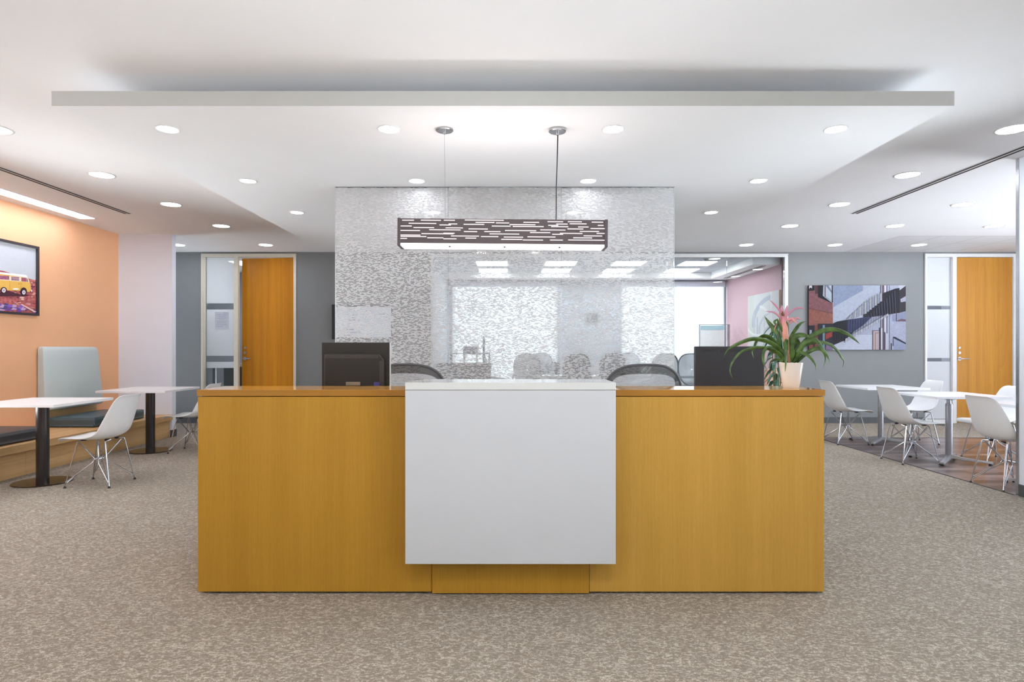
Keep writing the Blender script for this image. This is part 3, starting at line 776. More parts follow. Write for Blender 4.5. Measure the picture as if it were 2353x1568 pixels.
chairs = [((-3.80, 5.64), PI/2, 'white shell chair on wire legs at the near bench table, facing the orange wall'),
          ((-3.87, 7.42), PI/2, 'white shell chair mostly hidden by the desk end, at the far bench table'),
          ((4.50, 8.06), -PI/2, 'white shell chair by the desk corner, at the farthest dining table, back to the desk'),
          ((4.47, 6.72), -PI/2, 'white shell chair at the middle dining table, back to the desk'),
          ((4.55, 5.49), -PI/2, 'white shell chair beside the white wall end, at the mostly hidden dining table'),
          ((5.42, 8.08), PI/2, 'white shell chair on the far side of the farthest dining table, before the frosted sidelight'),
          ((5.45, 6.82), PI/2, 'white shell chair on the far side of the middle dining table, before the wooden door')]
for i, ((x, y), rz, lb) in enumerate(chairs):
    place(sc, i > 0, (x, y, .004 if x > 4.6 else 0.001), rz, lb, None)

# ------------------------------------------------------------------ dining tables
def make_dining(label):
    t = thing('dining_table', (0,0,0), label, 'table')
    obj('tabletop', MB().box(-.40,.40,-.38,.38,.722,.7475), LAMIN, t, bevel=.002)
    sp = MB()
    for sx in (-1,1):
        for sy in (-1,1):
            sp.tube([(0,0,.69),(sx*.05,sy*.05,.705),(sx*.26,sy*.25,.717)], [.014,.012,.007])
    obj('top_spider', sp, SILVERP, t)
    obj('post', MB().cyl((0,0,.05),(0,0,.64),.034,.034,32).cyl((0,0,.64),(0,0,.70),.022,.018,24), SILVERP, t)
    for sx in (-1,1):
        for sy in (-1,1):
            c = Vector((sx,sy,0)).normalized(); p = Vector((-sy,sx,0)).normalized()
            vs = []
            for d, w, z0, z1 in ((.0,.026,.045,.085),(.12,.024,.03,.062),(.385,.021,.020,.040)):
                for a, b in ((-w,z0),(w,z0),(w*.8,z1),(-w*.8,z1)): vs.append(c*d+p*a+Vector((0,0,b)))
            m = MB(); m.add(vs, [(4*i+k, 4*i+(k+1)%4, 4*i+4+(k+1)%4, 4*i+4+k) for i in range(2) for k in range(4)]+[(3,2,1,0),(8,9,10,11)])
            lg = obj('leg', m, SILVERP, t, bevel=.003)
            q = c*.365; obj('levelling_foot', MB().cyl((q.x,q.y,0),(q.x,q.y,.022),.02,.014,16), RUBBER, lg)
    return t
dt = make_dining('x')
for i, ((x,y),lb) in enumerate((((4.98,8.08),'square white dining table with silver pedestal, farthest of the three, beside the grey wall'),
        ((4.90,6.72),'square white dining table with silver pedestal, middle one, in front of the wooden door'),
        ((4.93,5.42),'white dining table mostly hidden by the white wall end'))):
    place(dt, i > 0, (x,y,.0045), 0, lb)

# ------------------------------------------------------------------ bench tables
def make_bench_table(label):
    t = thing('cafe_table', (0,0,0), label, 'table')
    obj('tabletop', MB().box(-.405,.405,-.40,.40,.740,.765), LAMIN, t, bevel=.002)
    obj('post', MB().cyl((0,0,.012),(0,0,.733),.052,.052,40), BLACKM, t)
    obj('mounting_plate', MB().cyl((0,0,.733),(0,0,.7395),.11,.11,32), BLACKM, t)
    obj('base_disc', MB().lathe([(0,0),(.24,0),(.24,.006),(.235,.010),(0,.0125)],n=64), BRONZE, t)
    return t
bt = make_bench_table('x')
place(bt, False, (-4.376,5.69,.001), 0, 'white-topped table on a black column, nearer one at the bench')
place(bt, True, (-4.385,7.42,.001), 0, 'white-topped table on a black column, farther one at the bench')

# ------------------------------------------------------------------ bench with cushions
bn = thing('oak_bench', (-5.1, 6, 0), 'long low oak bench built along the orange wall', 'bench')
obj('seat_board', MB().box(XO+.002,-4.755,2.5,8.585,.245,.32), BENCHW, bn, bevel=.002)
for a, b in ((2.5,4.0),(4.0,6.03),(6.03,8.585)):
    obj('front_board', MB().box(-4.83,-4.805,a+.001,b-.001,0.0,.244), BENCHW, bn, bevel=.001)
obj('back_board', MB().box(XO+.002,XO+.05,7.1,8.06,.322,.52), BENCHW, bn)
def cushion(name, x0,x1,y0,y1,z0,z1, mat, label, r=.03, parts=True):
    m = MB(); nx = 8
    bm = bmesh.new(); bmesh.ops.create_cube(bm, size=1)
    bmesh.ops.subdivide_edges(bm, edges=bm.edges, cuts=5, use_grid_fill=True)
    c = Vector(((x0+x1)/2,(y0+y1)/2,(z0+z1)/2)); hx=(x1-x0)/2; hy=(y1-y0)/2; hz=(z1-z0)/2
    for v in bm.verts:
        p = v.co*2
        bulge = 1
        q = Vector((p.x*(hx), p.y*hy, p.z*hz))
        q.z += .012*(1-p.x**2)*(1-p.y**2)*(1 if p.z>0 else 0)*(1 if hz<hy else 0)
        v.co = q+c
    m.v = [tuple(v.co) for v in bm.verts]; m.f = [tuple(v.index for v in f.verts) for f in bm.faces]; m.sm=[True]*len(m.f); m.c=[None]*len(m.f)
    bm.free()
    o = obj(name, m, mat, bevel=r, sharp=180)
    o.modifiers['edge'].segments = 4; o.modifiers['edge'].angle_limit = math.radians(60)
    tag(o, label, 'cushion'); return o
cushion('seat_cushion', -5.46,-4.90,7.17,8.16,.322,.44, PAD_TEAL, 'dark teal vinyl seat cushion on the bench below the tall pale back cushion', .022)
cushion('seat_cushion', -5.46,-4.86,4.9,6.40,.322,.44, PAD_DARK, 'charcoal vinyl seat cushion on the bench behind the nearer white table', .022)
bc = MB()
# tall back cushion, slightly narrower and thinner at the top
vs = []; R_ = 12; prof = []
fs_ = [0,.012,.03,.08,.2,.4,.6,.8,.93,.96,.98,.993,1.0]
for i in range(R_+1):
    f = fs_[i]; z = .525+f*(1.282-.525); th = .135-.035*f; y0 = 7.08+.0*f; y1 = 8.10-.07*f
    tt = max(0, (f-.93)/.07, (.03-f)/.03); e = .036*(1-math.sqrt(max(0, 1-min(1,tt)**2)))
    prof.append((z, th-e, y0+e, y1-e))
for z, th, y0, y1 in prof:
    vs += [(XO+.008,y0+.02,z),(XO+th*.85,y0,z),(XO+th,y0+.03,z),(XO+th+.006,(y0+y1)/2,z),(XO+th,y1-.03,z),(XO+th*.85,y1,z),(XO+.008,y1-.02,z)]
bc.add(vs, [(i*7+k, i*7+(k+1)%7, (i+1)*7+(k+1)%7, (i+1)*7+k) for i in range(R_) for k in range(7)]+[tuple(range(7)), tuple(reversed(range(R_*7,R_*7+7)))], True)
tag(obj('back_cushion', bc, PAD_PALE, bevel=.012, sharp=60), 'tall pale mint back cushion fixed on the orange wall above the bench', 'cushion')

# ------------------------------------------------------------------ pictures
def prnt(name, polys, fmap, parent, step=.0002):
    m = MB()
    for i, (pts, c, a) in enumerate(polys):
        vs = [fmap(x, y, i*step) for x, y in pts]
        m.add(vs, [tuple(range(len(vs)))], False, lin(c, a))
    return obj(name, m, PRINT, parent)
def R4(x0,y0,x1,y1): return [(x0,y0),(x1,y0),(x1,y1),(x0,y1)]
# building photo on the grey wall
aw = thing('wall_picture', (5.87, YB-.03, 1.24), 'large unframed photo print of a twisted footbridge, hung on the grey wall', 'picture')
AX0, AX1, AZ0, AZ1 = 5.05, 6.675, 1.238, 2.318
obj('canvas_block', MB().box(AX0,AX1,YB-.047,YB-.012,AZ0,AZ1), pm('picture_block','#2c2c31',.5), aw)
def fm(x, y, o): return (AX0+(x-85)/(2262-85)*(AX1-AX0), YB-.0475-o, AZ1-(y-70)/(1515-70)*(AZ1-AZ0))
P = [(R4(85,70,2262,1515),'#b4bac8',.15), (R4(640,70,1300,560),'#99a3b9',.3), ([(640,560),(1500,70),(1680,70),(1680,330),(640,1500)],'#b9bfcc',.25), (R4(640,1180,1520,1515),'#c6cbd8',.15),
     (R4(85,70,625,1515),'#8d6468',.55), ([(85,580),(625,700),(625,920),(85,960)],'#9a6a5c',.6),
     ([(85,578),(625,698),(625,706),(85,586)],'#46343c',0),
     (R4(225,70,300,260),'#5c4046',.3),([(290,70),(410,70),(410,300),(625,440),(600,470),(290,330)],'#1f2227',.1),([(410,70),(440,70),(440,320),(620,440),(600,460),(400,305)],'#a9b4bf',0),([(465,70),(600,70),(600,425),(465,325)],'#b9c2cc',.1),([(460,70),(600,250),(600,190),(520,70)],'#82889a',0),
     (R4(600,70,628,450),'#1d1e25',0),([(85,150),(120,120),(215,185),(85,195)],'#23242a',0),([(95,75),(155,75),(155,135),(120,115),(90,150)],'#cfd3da',0),(R4(160,70,215,180),'#2b2c34',0),
     (R4(85,970,215,1515),'#2a2730',.1),(R4(100,1070,150,1270),'#a7acb8',.1),(R4(90,1290,180,1515),'#8c5250',.4),(R4(215,960,290,1515),'#83554e',.5),
     (R4(1680,70,2262,1515),'#b9bccb',.2),(R4(1690,70,1710,1515),'#4e4f60',0),(R4(1730,70,1775,1515),'#7b666e',.1),(R4(1790,70,1812,1515),'#dfdfe6',0),(R4(1830,70,1848,1515),'#70657a',0),(R4(1890,70,1902,1515),'#5a5f7a',0),
     ([(2100,70),(2262,70),(2262,150),(2120,200)],'#c9cbd6',.1),([(2110,190),(2262,80),(2262,650),(2110,690)],'#4a474d',.1),([(2140,380),(2262,310),(2262,430),(2150,450)],'#b7b9c8',.1),
     ([(1950,740),(2262,660),(2262,880),(1950,880)],'#9ea4bb',.2),(R4(2040,690,2056,880),'#353a55',0),([(2060,860),(2160,820),(2262,840),(2262,880),(2060,880)],'#7e6c78',.1),(R4(1930,884,2262,1515),'#b6bacb',.3),
     ([(1980,1240),(2262,1380),(2262,1515),(1980,1515)],'#a4aac0',.2),([(1970,1225),(2020,1225),(2262,1360),(2262,1395),(1985,1255),(1985,1430),(1965,1430)],'#3a3d4f',0),
     (R4(1515,1080,1680,1515),'#bfb1b4',.1),([(1515,1080),(1680,1080),(1680,1092),(1528,1092),(1528,1515),(1515,1515)],'#6a5560',0),([(1570,1130),(1650,1130),(1650,1142),(1582,1142),(1582,1515),(1570,1515)],'#94787a',0),
     (R4(1660,1020,1690,1515),'#4a4c60',0),(R4(1700,1030,1735,1515),'#d6d4da',0),(R4(1765,1120,1800,1515),'#5a5c70',0),(R4(1805,1150,1860,1515),'#c9c9d4',0),(R4(1922,1370,1945,1515),'#3b3d4f',0),
     ([(290,930),(620,930),(640,920),(720,880),(1000,835),(1310,790),(1310,600),(1620,420),(1760,240),(2030,140),(2120,130),(2120,690),(2030,700),(1760,740),(1500,780),(1310,960),(1100,1100),(900,1300),(640,1410),(290,1515)],'#35343f',.1),
     ([(940,850),(1310,790),(1500,775),(1310,960),(1130,1080),(940,1170)],'#4f5576',.15),
     ([(640,850),(700,870),(620,900)],'#b9bfcb',0),
     (R4(392,960,440,1515),'#7f9aa6',.1),([(460,1160),(605,1110),(605,1220),(460,1290)],'#a04c44',.2),([(465,1350),(620,1380),(620,1515),(465,1515)],'#8a7a92',.2)]
n = 15
for k in range(n):   # pale upper fins
    x = 860+k*58; y = 865-k*48 if k < 9 else 865-8*48-(k-8)*34
    b = 860-k*18 if k < 9 else 716-(k-8)*46
    lean = max(0, 46-k*7)
    P.append(([(x+lean,y-20),(x+lean+48,y-46),(x+50,b-14),(x,b)],'#9ea4b2' if k % 2 else '#b3b4b9',.1))
    P.append(([(x+lean+50,y-95),(x+lean+56,y-92),(x+6+50,b),(x+50,b)],'#3f4358',0))
for k in range(24):  # dark fin lines in the body
    x = 660+k*58; y = (905-k*9) if k < 12 else (800-(k-12)*55)
    b = 1390-k*33 if k < 18 else 830-(k-18)*22
    P.append(([(x,y),(x+7,y),(x+7+(k-10)*2.5,b),(x+(k-10)*2.5,b)],'#77788e' if k > 12 else '#23232e',0))
for k in range(17):  # pale lower fins
    x = 890+k*57; y = 1270-k*34; b = 1350-k*36
    P.append(([(x,y),(x+48,y-22),(x+44,b-24),(x-2,b)],'#b3b7c4' if k % 2 else '#c2c2c4',.1))
    P.append(([(x-8,y-90),(x,y-90),(x,b+22),(x-4,b+22)],'#464b6c',0))
P = [(a, tuple(int((int(c[i:i+2],16)/255)**1.25*215) for i in (1,3,5)), q) for a, c, q in P]
prnt('picture_print', P, fm, aw)
# camper van photo on the orange wall
XP = XO+.045
vp = thing('framed_picture', (XO+.02, 6.48, 1.64), 'black-framed photo of a yellow camper van in a rocky desert, on the orange wall', 'picture')
ya, yb_, za, zb = 5.86, 7.085, 1.640, 2.450; ft = .026
frm = MB().box(XO+.003,XP,ya,yb_,za,za+ft).box(XO+.003,XP,ya,yb_,zb-ft,zb).box(XO+.003,XP,ya,ya+ft,za+ft,zb-ft).box(XO+.003,XP,yb_-ft,yb_,za+ft,zb-ft)
obj('picture_frame', frm, FRAMEBLK, vp)
obj('mount_board', MB().box(XO+.004,XO+.02,ya+ft,yb_-ft,za+ft,zb-ft), FRAMEBLK, vp)
XQ = XO+.021
def vm(cx, cy, o):
    px = cx/7.84; py = 540+cy/7.84; d = -XQ*F/(VX-px)
    return (XQ+.0001+o, d, H-(py-VY)*d/F)
def vflat(u, v, o):  # u,v in 0..1 across the print
    return (XQ+.00005+o, ya+ft+u*(yb_-ya-2*ft), zb-ft-v*(zb-za-2*ft))
V = [(R4(0,0,1,1),'#c4c7cd',.05)]
prnt('sky_print', V, vflat, vp)
gr = [([(0,.44),(.3,.40),(.62,.42),(.8,.455),(1,.49),(1,1),(0,1)],'#b0605f',.95)]
for k in range(260):
    u = random.random(); v = .47+random.random()*.52; w = .008+random.random()*.03; h_ = .004+random.random()*.012
    gr.append(([(u-w,v+h_),(u-w*.3,v-h_),(u+w,v-h_*.4),(u+w*.6,v+h_)], random.choice(['#d9a79a','#8a3f52','#c98c80','#7a3950','#c2766a','#e3c1b4']), .3))
for k in range(60):
    u = random.random(); v = .90+random.random()*.085; w = .01+random.random()*.04; h_ = .01+random.random()*.02
    gr.append(([(u-w,min(v+h_,.995)),(u-w*.3,v-h_),(u+w,v-h_*.4),(u+w*.6,min(v+h_,.995))], random.choice(['#6d4aa0','#8560b8','#4f4a7a','#b79ab8']), .3))
gr = [([(min(max(a,0),1),min(max(b,0),1)) for a,b in p],c,q) for p,c,q in gr]
prnt('ground_print', gr, lambda u,v,o: vflat(u,v,o*.08+.00006), vp)
def cir(cx, cy, rx, ry, n=20): return [(cx+rx*math.cos(2*PI*k/n), cy+ry*math.sin(2*PI*k/n)) for k in range(n)]
VAN = [([(-260,1040),(20,1040),(150,1010),(380,1080),(560,1085),(470,1105),(250,1110),(-200,1110)],'#4e2a36',.2),
       ([(-420,800),(-400,690),(-330,655),(-100,650),(0,672),(440,720),(470,735),(500,790),(525,850),(545,900),(545,1000),(520,1030),(360,1010),(100,1000),(-380,985)],'#e3b258',.06),
       ([(-400,690),(-330,655),(-100,650),(0,672),(440,720),(475,735),(488,770),(0,705),(-400,700)],'#efeef2',0),
       ([(-405,705),(488,770),(525,855),(0,815),(-410,800)],'#e9d9b8',0),
       ([(-380,725),(-180,725),(-180,790),(-380,788)],'#8a5f86',.3),([(-150,725),(155,740),(155,812),(-150,792)],'#9b5f78',.5),([(160,742),(345,757),(345,832),(160,818)],'#ead9bb',0),
       ([(188,752),(333,764),(333,780),(188,768)],'#7d4372',0),([(188,776),(333,788),(333,802),(188,792)],'#8a4a70',0),([(188,798),(333,810),(333,824),(188,814)],'#5f3e78',0),
       ([(372,768),(455,775),(468,845),(372,835)],'#a0566a',.4),([(462,778),(476,782),(495,846),(474,846)],'#7a5a80',0),
       ([(159,815),(163,815),(163,998),(159,998)],'#b98a40',0),([(358,838),(362,838),(362,1000),(358,1000)],'#b98a40',0),
       (cir(270,976,56,17),'#f0ead8',0),([(310,880),(345,883),(345,890),(310,887)],'#8b6b3a',0),([(360,882),(384,884),(384,890),(360,888)],'#8b6b3a',0),
       (cir(412,1020,58,72),'#3a2632',0),(cir(414,1038,50,56),'#2f2430',0),(cir(414,1036,32,40),'#d9cfd4',0),(cir(414,1036,15,19),'#a79aa6',0),
       (cir(50,1000,58,60),'#3a2632',0),(cir(52,1000,36,42),'#d9cfd4',0),(cir(52,1000,16,19),'#a79aa6',0),
       (cir(-270,985,58,60),'#3a2632',0),(cir(-270,985,36,42),'#d9cfd4',0),
       (cir(552,1012,12,16),'#efe9ec',0),
       ([(355,1160),(385,1135),(420,1165),(410,1180),(370,1178)],'#ddb6a6',.2),([(350,1255),(380,1245),(640,1385),(600,1400),(520,1350)],'#e6bdb2',.2)]
prnt('van_print', VAN, lambda x,y,o: (lambda q: (q[0]+.0062+o, q[1], q[2]))(vm(x,y,0)), vp, .0002)
# pale abstract canvas on the pink wall
ap = thing('wall_canvas', (4.65, 10.97, 1.3), 'pale abstract canvas with grey arcs on the pink conference room wall', 'picture')
obj('canvas_block', MB().box(4.625,4.668,10.32,11.66,1.30,2.26), pm('raw_canvas_edge','#b98d5e',.7), ap)
def fa(x, y, o): return (4.6245-o, 11.66-(x-100)/(520-100)*1.34, 2.26-(y-0)/(600)*.96)
def arc(cx, cy, r0, r1, a0, a1, n=14, ky=1.0):
    a = [math.radians(a0+(a1-a0)*k/n) for k in range(n+1)]
    return [(cx+r1*math.cos(t), cy-r1*ky*math.sin(t)) for t in a]+[(cx+r0*math.cos(t), cy-r0*ky*math.sin(t)) for t in reversed(a)]
A = [(R4(100,0,520,600),'#e4e8e6',.06),(R4(100,0,190,600),'#dfe2da',.1),(arc(460,330,250,300,95,190,14,1.0),'#c3c8d6',.12),(arc(470,420,190,215,100,200),'#cdd1dc',.1),(R4(230,260,250,600),'#c6ccd8',.1),(R4(185,220,205,520),'#cfd4dc',.1),
     (arc(250,280,120,150,20,80),'#f4f5f4',0),(arc(250,300,160,185,180,290),'#f5f5f2',.03),(arc(420,470,110,122,20,180),'#f3f3f2',0),(arc(420,470,84,92,0,180),'#c9cdd6',.1),(R4(420,0,432,300),'#f5f5f5',0),(arc(300,700,150,175,30,150),'#cfd2dd',.1),(R4(330,250,342,480),'#d0d4da',.1)]
A = [([(min(max(a,100),520),min(max(b,0),600)) for a,b in p],tuple(int(int(c[i:i+2],16)*.8) for i in (1,3,5)),q) for p,c,q in A]
prnt('picture_print', A, fa, ap)

# wall display behind the glass screen
tv = thing('wall_display', (-2.44, YB-.04, 1.4), 'wall-mounted black display showing a pale screen, behind the glass screen edge', 'display')
tx0, tx1, tz0, tz1 = at(763,0,YB-.05)[0], at(903,0,YB-.05)[0], at(0,780,YB-.05)[2], at(0,700,YB-.05)[2]
obj('display_shell', MB().box(tx0,tx1,YB-.06,YB-.008,tz0,tz1), RUBBER, tv, bevel=.003)
obj('screen_print', MB().box(tx0+.062,tx1-.03,YB-.062,YB-.0605,tz0+.03,tz1-.04), emis('display_picture','#cdd3e2',.62), tv)
ln = MB()
for (a,b,z) in ((.25,.45,.48),(.52,.66,.47),(.50,.60,.42),(.62,.70,.425),(.72,.92,.415),(.30,.42,.40),(.28,.40,.36),(.28,.45,.32),(.24,.36,.16),(.24,.50,.11),(.20,.30,.06)):
    ln.box(tx0+a*(tx1-tx0), tx0+b*(tx1-tx0), YB-.0632, YB-.0622, tz0+z*1.0, tz0+z+.010)
obj('screen_text', ln, pm('screen_text','#5b5f7c',.5), tv)

# ------------------------------------------------------------------ doors
def door(name, X0, X1, side1, open0, open1, wood_, frame, ang, sheet):
    d = structroot(name, ((X0+X1)/2, YB, 0)); m = MB(); y0, y1 = YB-.018, YB+.052
    m.box(X0,side1[0],y0,y1,0,ZD-.055).box(side1[1],open0,y0,y1,0,ZD-.055).box(open1,X1,y0,y1,0,ZD-.055).box(X0,X1,y0,y1,ZD-.055,ZD-.001)
    m.box(side1[0]+.0002,side1[1]-.0002,y0,y1,0,.06)
    m.box(X0,X1,y0-.012,y0,ZD-.03,ZD-.001).box(X0,X0+.03,y0-.012,y0,0,ZD-.03).box(X1-.03,X1,y0-.012,y0,0,ZD-.03)
    obj('door_frame', m, frame, d)
    g = obj('sidelight_glass', MB().box(side1[0],side1[1],YB+.04,YB+.05,.06,ZD-.055), GLASS, d)
    z = lambda py: H-(py-VY)*(YB+.04)/F
    if name == 'door_1': fz = [(z(697.5), ZD-.056), (z(818), z(711.6)), (z(846), z(832))]
    else: fz = [(z(703), ZD-.056), (z(823), z(711.5)), (.07, z(831))]
    for a, b in fz: obj('frosted_film', MB().quad(side1[0]+.012,side1[1]-.004,YB+.0387,a,b), FROST, g)
    # leaf hinged on its far edge
    a = math.radians(ang); w = open1-open0-.006
    leaf = bpy.data.objects.new('door_leaf', None)
    lm = MB().box(-w,0,0,.045,.008,ZD-.062)
    lf = obj('door_leaf', lm, wood_, None, bevel=.001); lf.parent = d
    bpy.data.objects.remove(leaf)
    lf.location = Vector((open1-.003, YB+.012, 0))-d.location; lf.rotation_euler = (0,0,-a)
    hx = -w+.06; hz = 1.086
    def sub(nm, mb): 
        o = obj(nm, mb, STEEL); o.parent = lf; return o
    sub('lever_handle', MB().cyl((hx,-.012,hz),(hx,-.0005,hz),.032,n=28).cyl((hx,-.06,hz),(hx,-.012,hz),.011,n=16).tube([(hx,-.058,hz),(hx+.03,-.062,hz),(hx+.13,-.060,hz)],.0095,n=12))
    sub('lock_cylinder', MB().cyl((hx,-.014,hz+.10),(hx,-.0005,hz+.10),.024,n=24).cyl((hx,-.02,hz+.10),(hx,-.014,hz+.10),.012,n=16))
    sub('lock_cylinder', MB().cyl((hx+.002,-.010,hz+.185),(hx+.002,-.0005,hz+.185),.020,n=24).cyl((hx+.002,-.014,hz+.185),(hx+.002,-.010,hz+.185),.008,n=16))
    return d
door('door_1', DL[0], DL[1], (-5.11,-4.615), -4.545, -3.61, DOORW, FRAMEP, 6.5, True)
door('door_2', DR[0], DR[1], (7.055,7.49), 7.555, 8.51, DOORW2, FRAMEW, 0, False)
nt_ = thing('paper_notice', (-4.83, YB+.03, 1.57), 'grey printed paper notice taped on the door sidelight', 'notice')
q0 = at(494,757,YB+.03); q1 = at(525,717,YB+.03)
obj('paper_sheet', MB().box(q0[0],q1[0],YB+.034,YB+.0355,q0[2],q1[2]), pm('notice_paper','#b9bdc6',.7), nt_)
tx = MB()
for k, (a,b) in enumerate(((.6,.92),(.12,.88),(.2,.8),(.12,.85),(.3,.7),(.12,.88),(.12,.82),(.12,.86),(.12,.55))):
    zz = q1[2]-.022-k*.028; tx.box(q0[0]+a*(q1[0]-q0[0]), q0[0]+b*(q1[0]-q0[0]), YB+.0332, YB+.0338, zz-.003, zz+.003)
obj('printed_lines', tx, pm('notice_ink','#8d919c',.7), nt_)
# office behind the left door
struct('wall_office', MB().box(-2.0,-1.9,YB+.13,YF,0,ZC), WHITE_WALL)
struct('wall_office_right', MB().box(6.3,6.4,YB+.13,YF,0,ZC), WHITE_WALL)
fc = thing('filing_cabinet', (-4.9, 10.95, 0), 'dark grey filing cabinet behind the door sidelight', 'cabinet')
obj('cabinet_body', MB().box(-5.05,-4.55,10.75,11.25,0,.93), pm('dark_grey_steel','#4b5257',.5), fc, bevel=.004)
for k in range(3): obj('drawer', MB().box(-5.035,-4.565,10.735,10.749,.03+k*.3,.31+k*.3), pm('dark_grey_drawer','#50585e',.5), fc, bevel=.003)
tag(obj('storage_box', MB().box(-5.03,-4.93,10.8,10.95,.931,1.02).box(-4.90,-4.60,10.82,11.1,.931,.985), pm('pale_box','#c9ccd0',.6), bevel=.004), 'pale boxes on top of the dark grey filing cabinet', 'box')
ms = thing('computer_monitor', (-4.75, 11.6, .95), 'blurred dark monitor behind the frosted door sidelight', 'monitor')
obj('display_shell', MB().box(-5.0,-4.5,11.6,11.63,1.17,1.49), BLKPL, ms, bevel=.004)
obj('stand_neck', MB().box(-4.78,-4.72,11.635,11.66,.96,1.3), BLKPL, ms)
obj('stand_base', MB().box(-4.87,-4.63,11.56,11.74,.94,.955), BLKPL, ms)
dk = thing('office_desk', (-4.8, 11.7, 0), 'white office desk behind the ajar door', 'desk')
obj('desk_top', MB().box(-5.6,-3.6,11.4,12.1,.905,.938), LAMIN, dk)
for x in (-5.55,-3.65):
    for y in (11.45,12.05): obj('leg', MB().box(x-.025,x+.025,y-.025,y+.025,0,.904), SILVERP, dk)

# ------------------------------------------------------------------ conference room
tb = thing('conference_table', (1.7, 11.7, 0), 'long white conference table in front of the bright windows', 'table')
obj('tabletop', MB().box(.25,3.55,11.35,11.95,.70,.74), LAMIN, tb, bevel=.004)
for x in (.5, 2.9):
    obj('pedestal', MB().box(x-.05,x+.05,11.5,11.9,.03,.70).box(x-.06,x+.06,11.4,11.9,0,.03), SILVERP, tb)
def make_conf(name_label, frame, fab):
    t = thing('conference_chair', (0,0,0), name_label, 'office chair')
    o = [(x, -.235-.02*(1-(x/.24)**2)-.04*((z)/.3)**2, z+.88) for x, z in rrect(.235, .285, .19)]
    obj('back_frame', MB().tube(o, .014, closed=True), frame, t)
    m = MB(); vs = []; n = 64; R = 4
    for r in range(R+1):
        for k in range(n):
            x, y, z = o[k]; f = .04+.96*r/R; vs.append((x*f, y-.012*(1-f), .88+(z-.88)*f))
    m.add(vs, [(r*n+k, r*n+(k+1)%n, (r+1)*n+(k+1)%n, (r+1)*n+k) for r in range(R) for k in range(n)], True)
    obj('back_mesh', m, fab, t)
    obj('seat', MB().box(-.24,.24,-.20,.25,.44,.49), fab if False else BLKPL2, t, bevel=.02)
    for s in (-1,1):
        obj('arm', MB().tube([(s*.235,-.25,.80),(s*.27,-.2,.70),(s*.28,.12,.67),(s*.27,.16,.62),(s*.25,.0,.46)],.013), frame, t)
    obj('back_support', MB().tube([(0,-.25,.62),(0,-.25,.5),(0,-.05,.43)],.02), frame, t)
    obj('gas_lift', MB().cyl((0,0,.1),(0,0,.44),.024), STEEL, t)
    for k in range(5):
        a = 2*PI*k/5+.3; c, s = math.cos(a), math.sin(a)
        lg = obj('leg', MB().tube([(0,0,.11),(c*.3,s*.3,.07)],[.02,.013]), frame, t)
        obj('caster', MB().cyl((c*.3-s*.02,s*.3+c*.02,.028),(c*.3+s*.02,s*.3-c*.02,.028),.028,n=16), RUBBER, lg)
    return t
cf = make_conf('x', pm('grey_chair_frame','#9aa0a8',.35,.5), CONF_MESH)
cd = make_conf('x', BLKPL, CONF_DARK)
def xw(px, d): return (px-VX)*d/F
for i, (px, y, rz, lb) in enumerate([(1212, 10.88, 0, 'pale mesh conference chair behind the screen panel joint, back to the glass'),
        (1146, 11.75, -1.5, 'pale mesh conference chair seen side-on at the white-wall end of the conference table'),
        (1246, 12.25, PI, 'pale mesh conference chair on the window side, near the white wall end'),
        (1450, 12.42, PI, 'pale mesh conference chair on the window side, before the second window'),
        (1525, 10.8, 0.1, 'pale mesh conference chair at the edge of the dashed glass screen'),
        (1592, 11.22, -.12, 'grey-framed conference chair seen clearly between the glass screen and the charcoal monitor')]):
    place(cf, i > 0, (xw(px, y-.23 if abs(rz)<1 else y), y, .001), rz, lb)
for i, (px, y, rz, lb) in enumerate([(1326, 10.9, 0, 'black conference chair before the pier between the windows'),
        (1405, 11.1, .1, 'black conference chair next to the task chair at the charcoal monitor')]):
    place(cd, i > 0, (xw(px, y-.23), y, .001), rz, lb)
def lowcab(name, x0, x1, y0, y1, z, label, mat):
    t = thing(name, ((x0+x1)/2, y0, 0), label, 'cabinet')
    obj('cabinet_body', MB().box(x0,x1,y0,y1,.0,z), mat, t, bevel=.004)
    n = max(1, round((x1-x0)/.5)); w = (x1-x0)/n
    for k in range(n):
        dd = obj('door', MB().box(x0+k*w+.006,x0+(k+1)*w-.006,y0-.014,y0-.0005,.05,z-.03), mat, t, bevel=.002)
        obj('handle', MB().box(x0+(k+1)*w-.05,x0+(k+1)*w-.04,y0-.03,y0-.0145,z-.25,z-.12), STEEL, dd)
DARKC = pm('slate_laminate', '#565c66', .5)
lowcab('low_cabinet', -1.28, -.31, 10.95, 11.38, .99, 'dark low cabinet by the white conference wall, with a rack on top', DARKC)
lowcab('low_cabinet', .56, 1.09, 12.58, 12.92, .975, 'dark low cabinet under the first conference window', DARKC)
rk = thing('desk_rack', (-.75, 11.15, .991), 'low dark rack standing on the low cabinet, seen through the dashed screen', 'rack')
SL = pm('slate_metal', '#6b7280', .5)
obj('rack_top', MB().box(-1.05,-.32,11.05,11.25,1.155,1.175), SL, rk)
for x in (-1.04,-.80,-.57,-.34): obj('leg', MB().box(x-.012,x+.012,11.06,11.24,.991,1.155), SL, rk)
tag(obj('storage_box', MB().box(-.82,-.55,11.06,11.22,1.176,1.30), pm('lilac_box','#9c9cc0',.6), bevel=.004), 'small lilac box on the dark rack', 'box')
tag(obj('metal_post', MB().box(-.47,-.43,11.28,11.32,.991,1.48).box(-.50,-.40,11.26,11.34,.991,1.0), SL), 'tall slim grey post standing on the low cabinet behind the rack', 'post')
ea = thing('flip_chart', (4.1, 12.3, 0), 'flip chart easel with a white pad and pale blue header', 'flip chart')
ex0, ex1 = xw(1609,12.3), xw(1664,12.3)
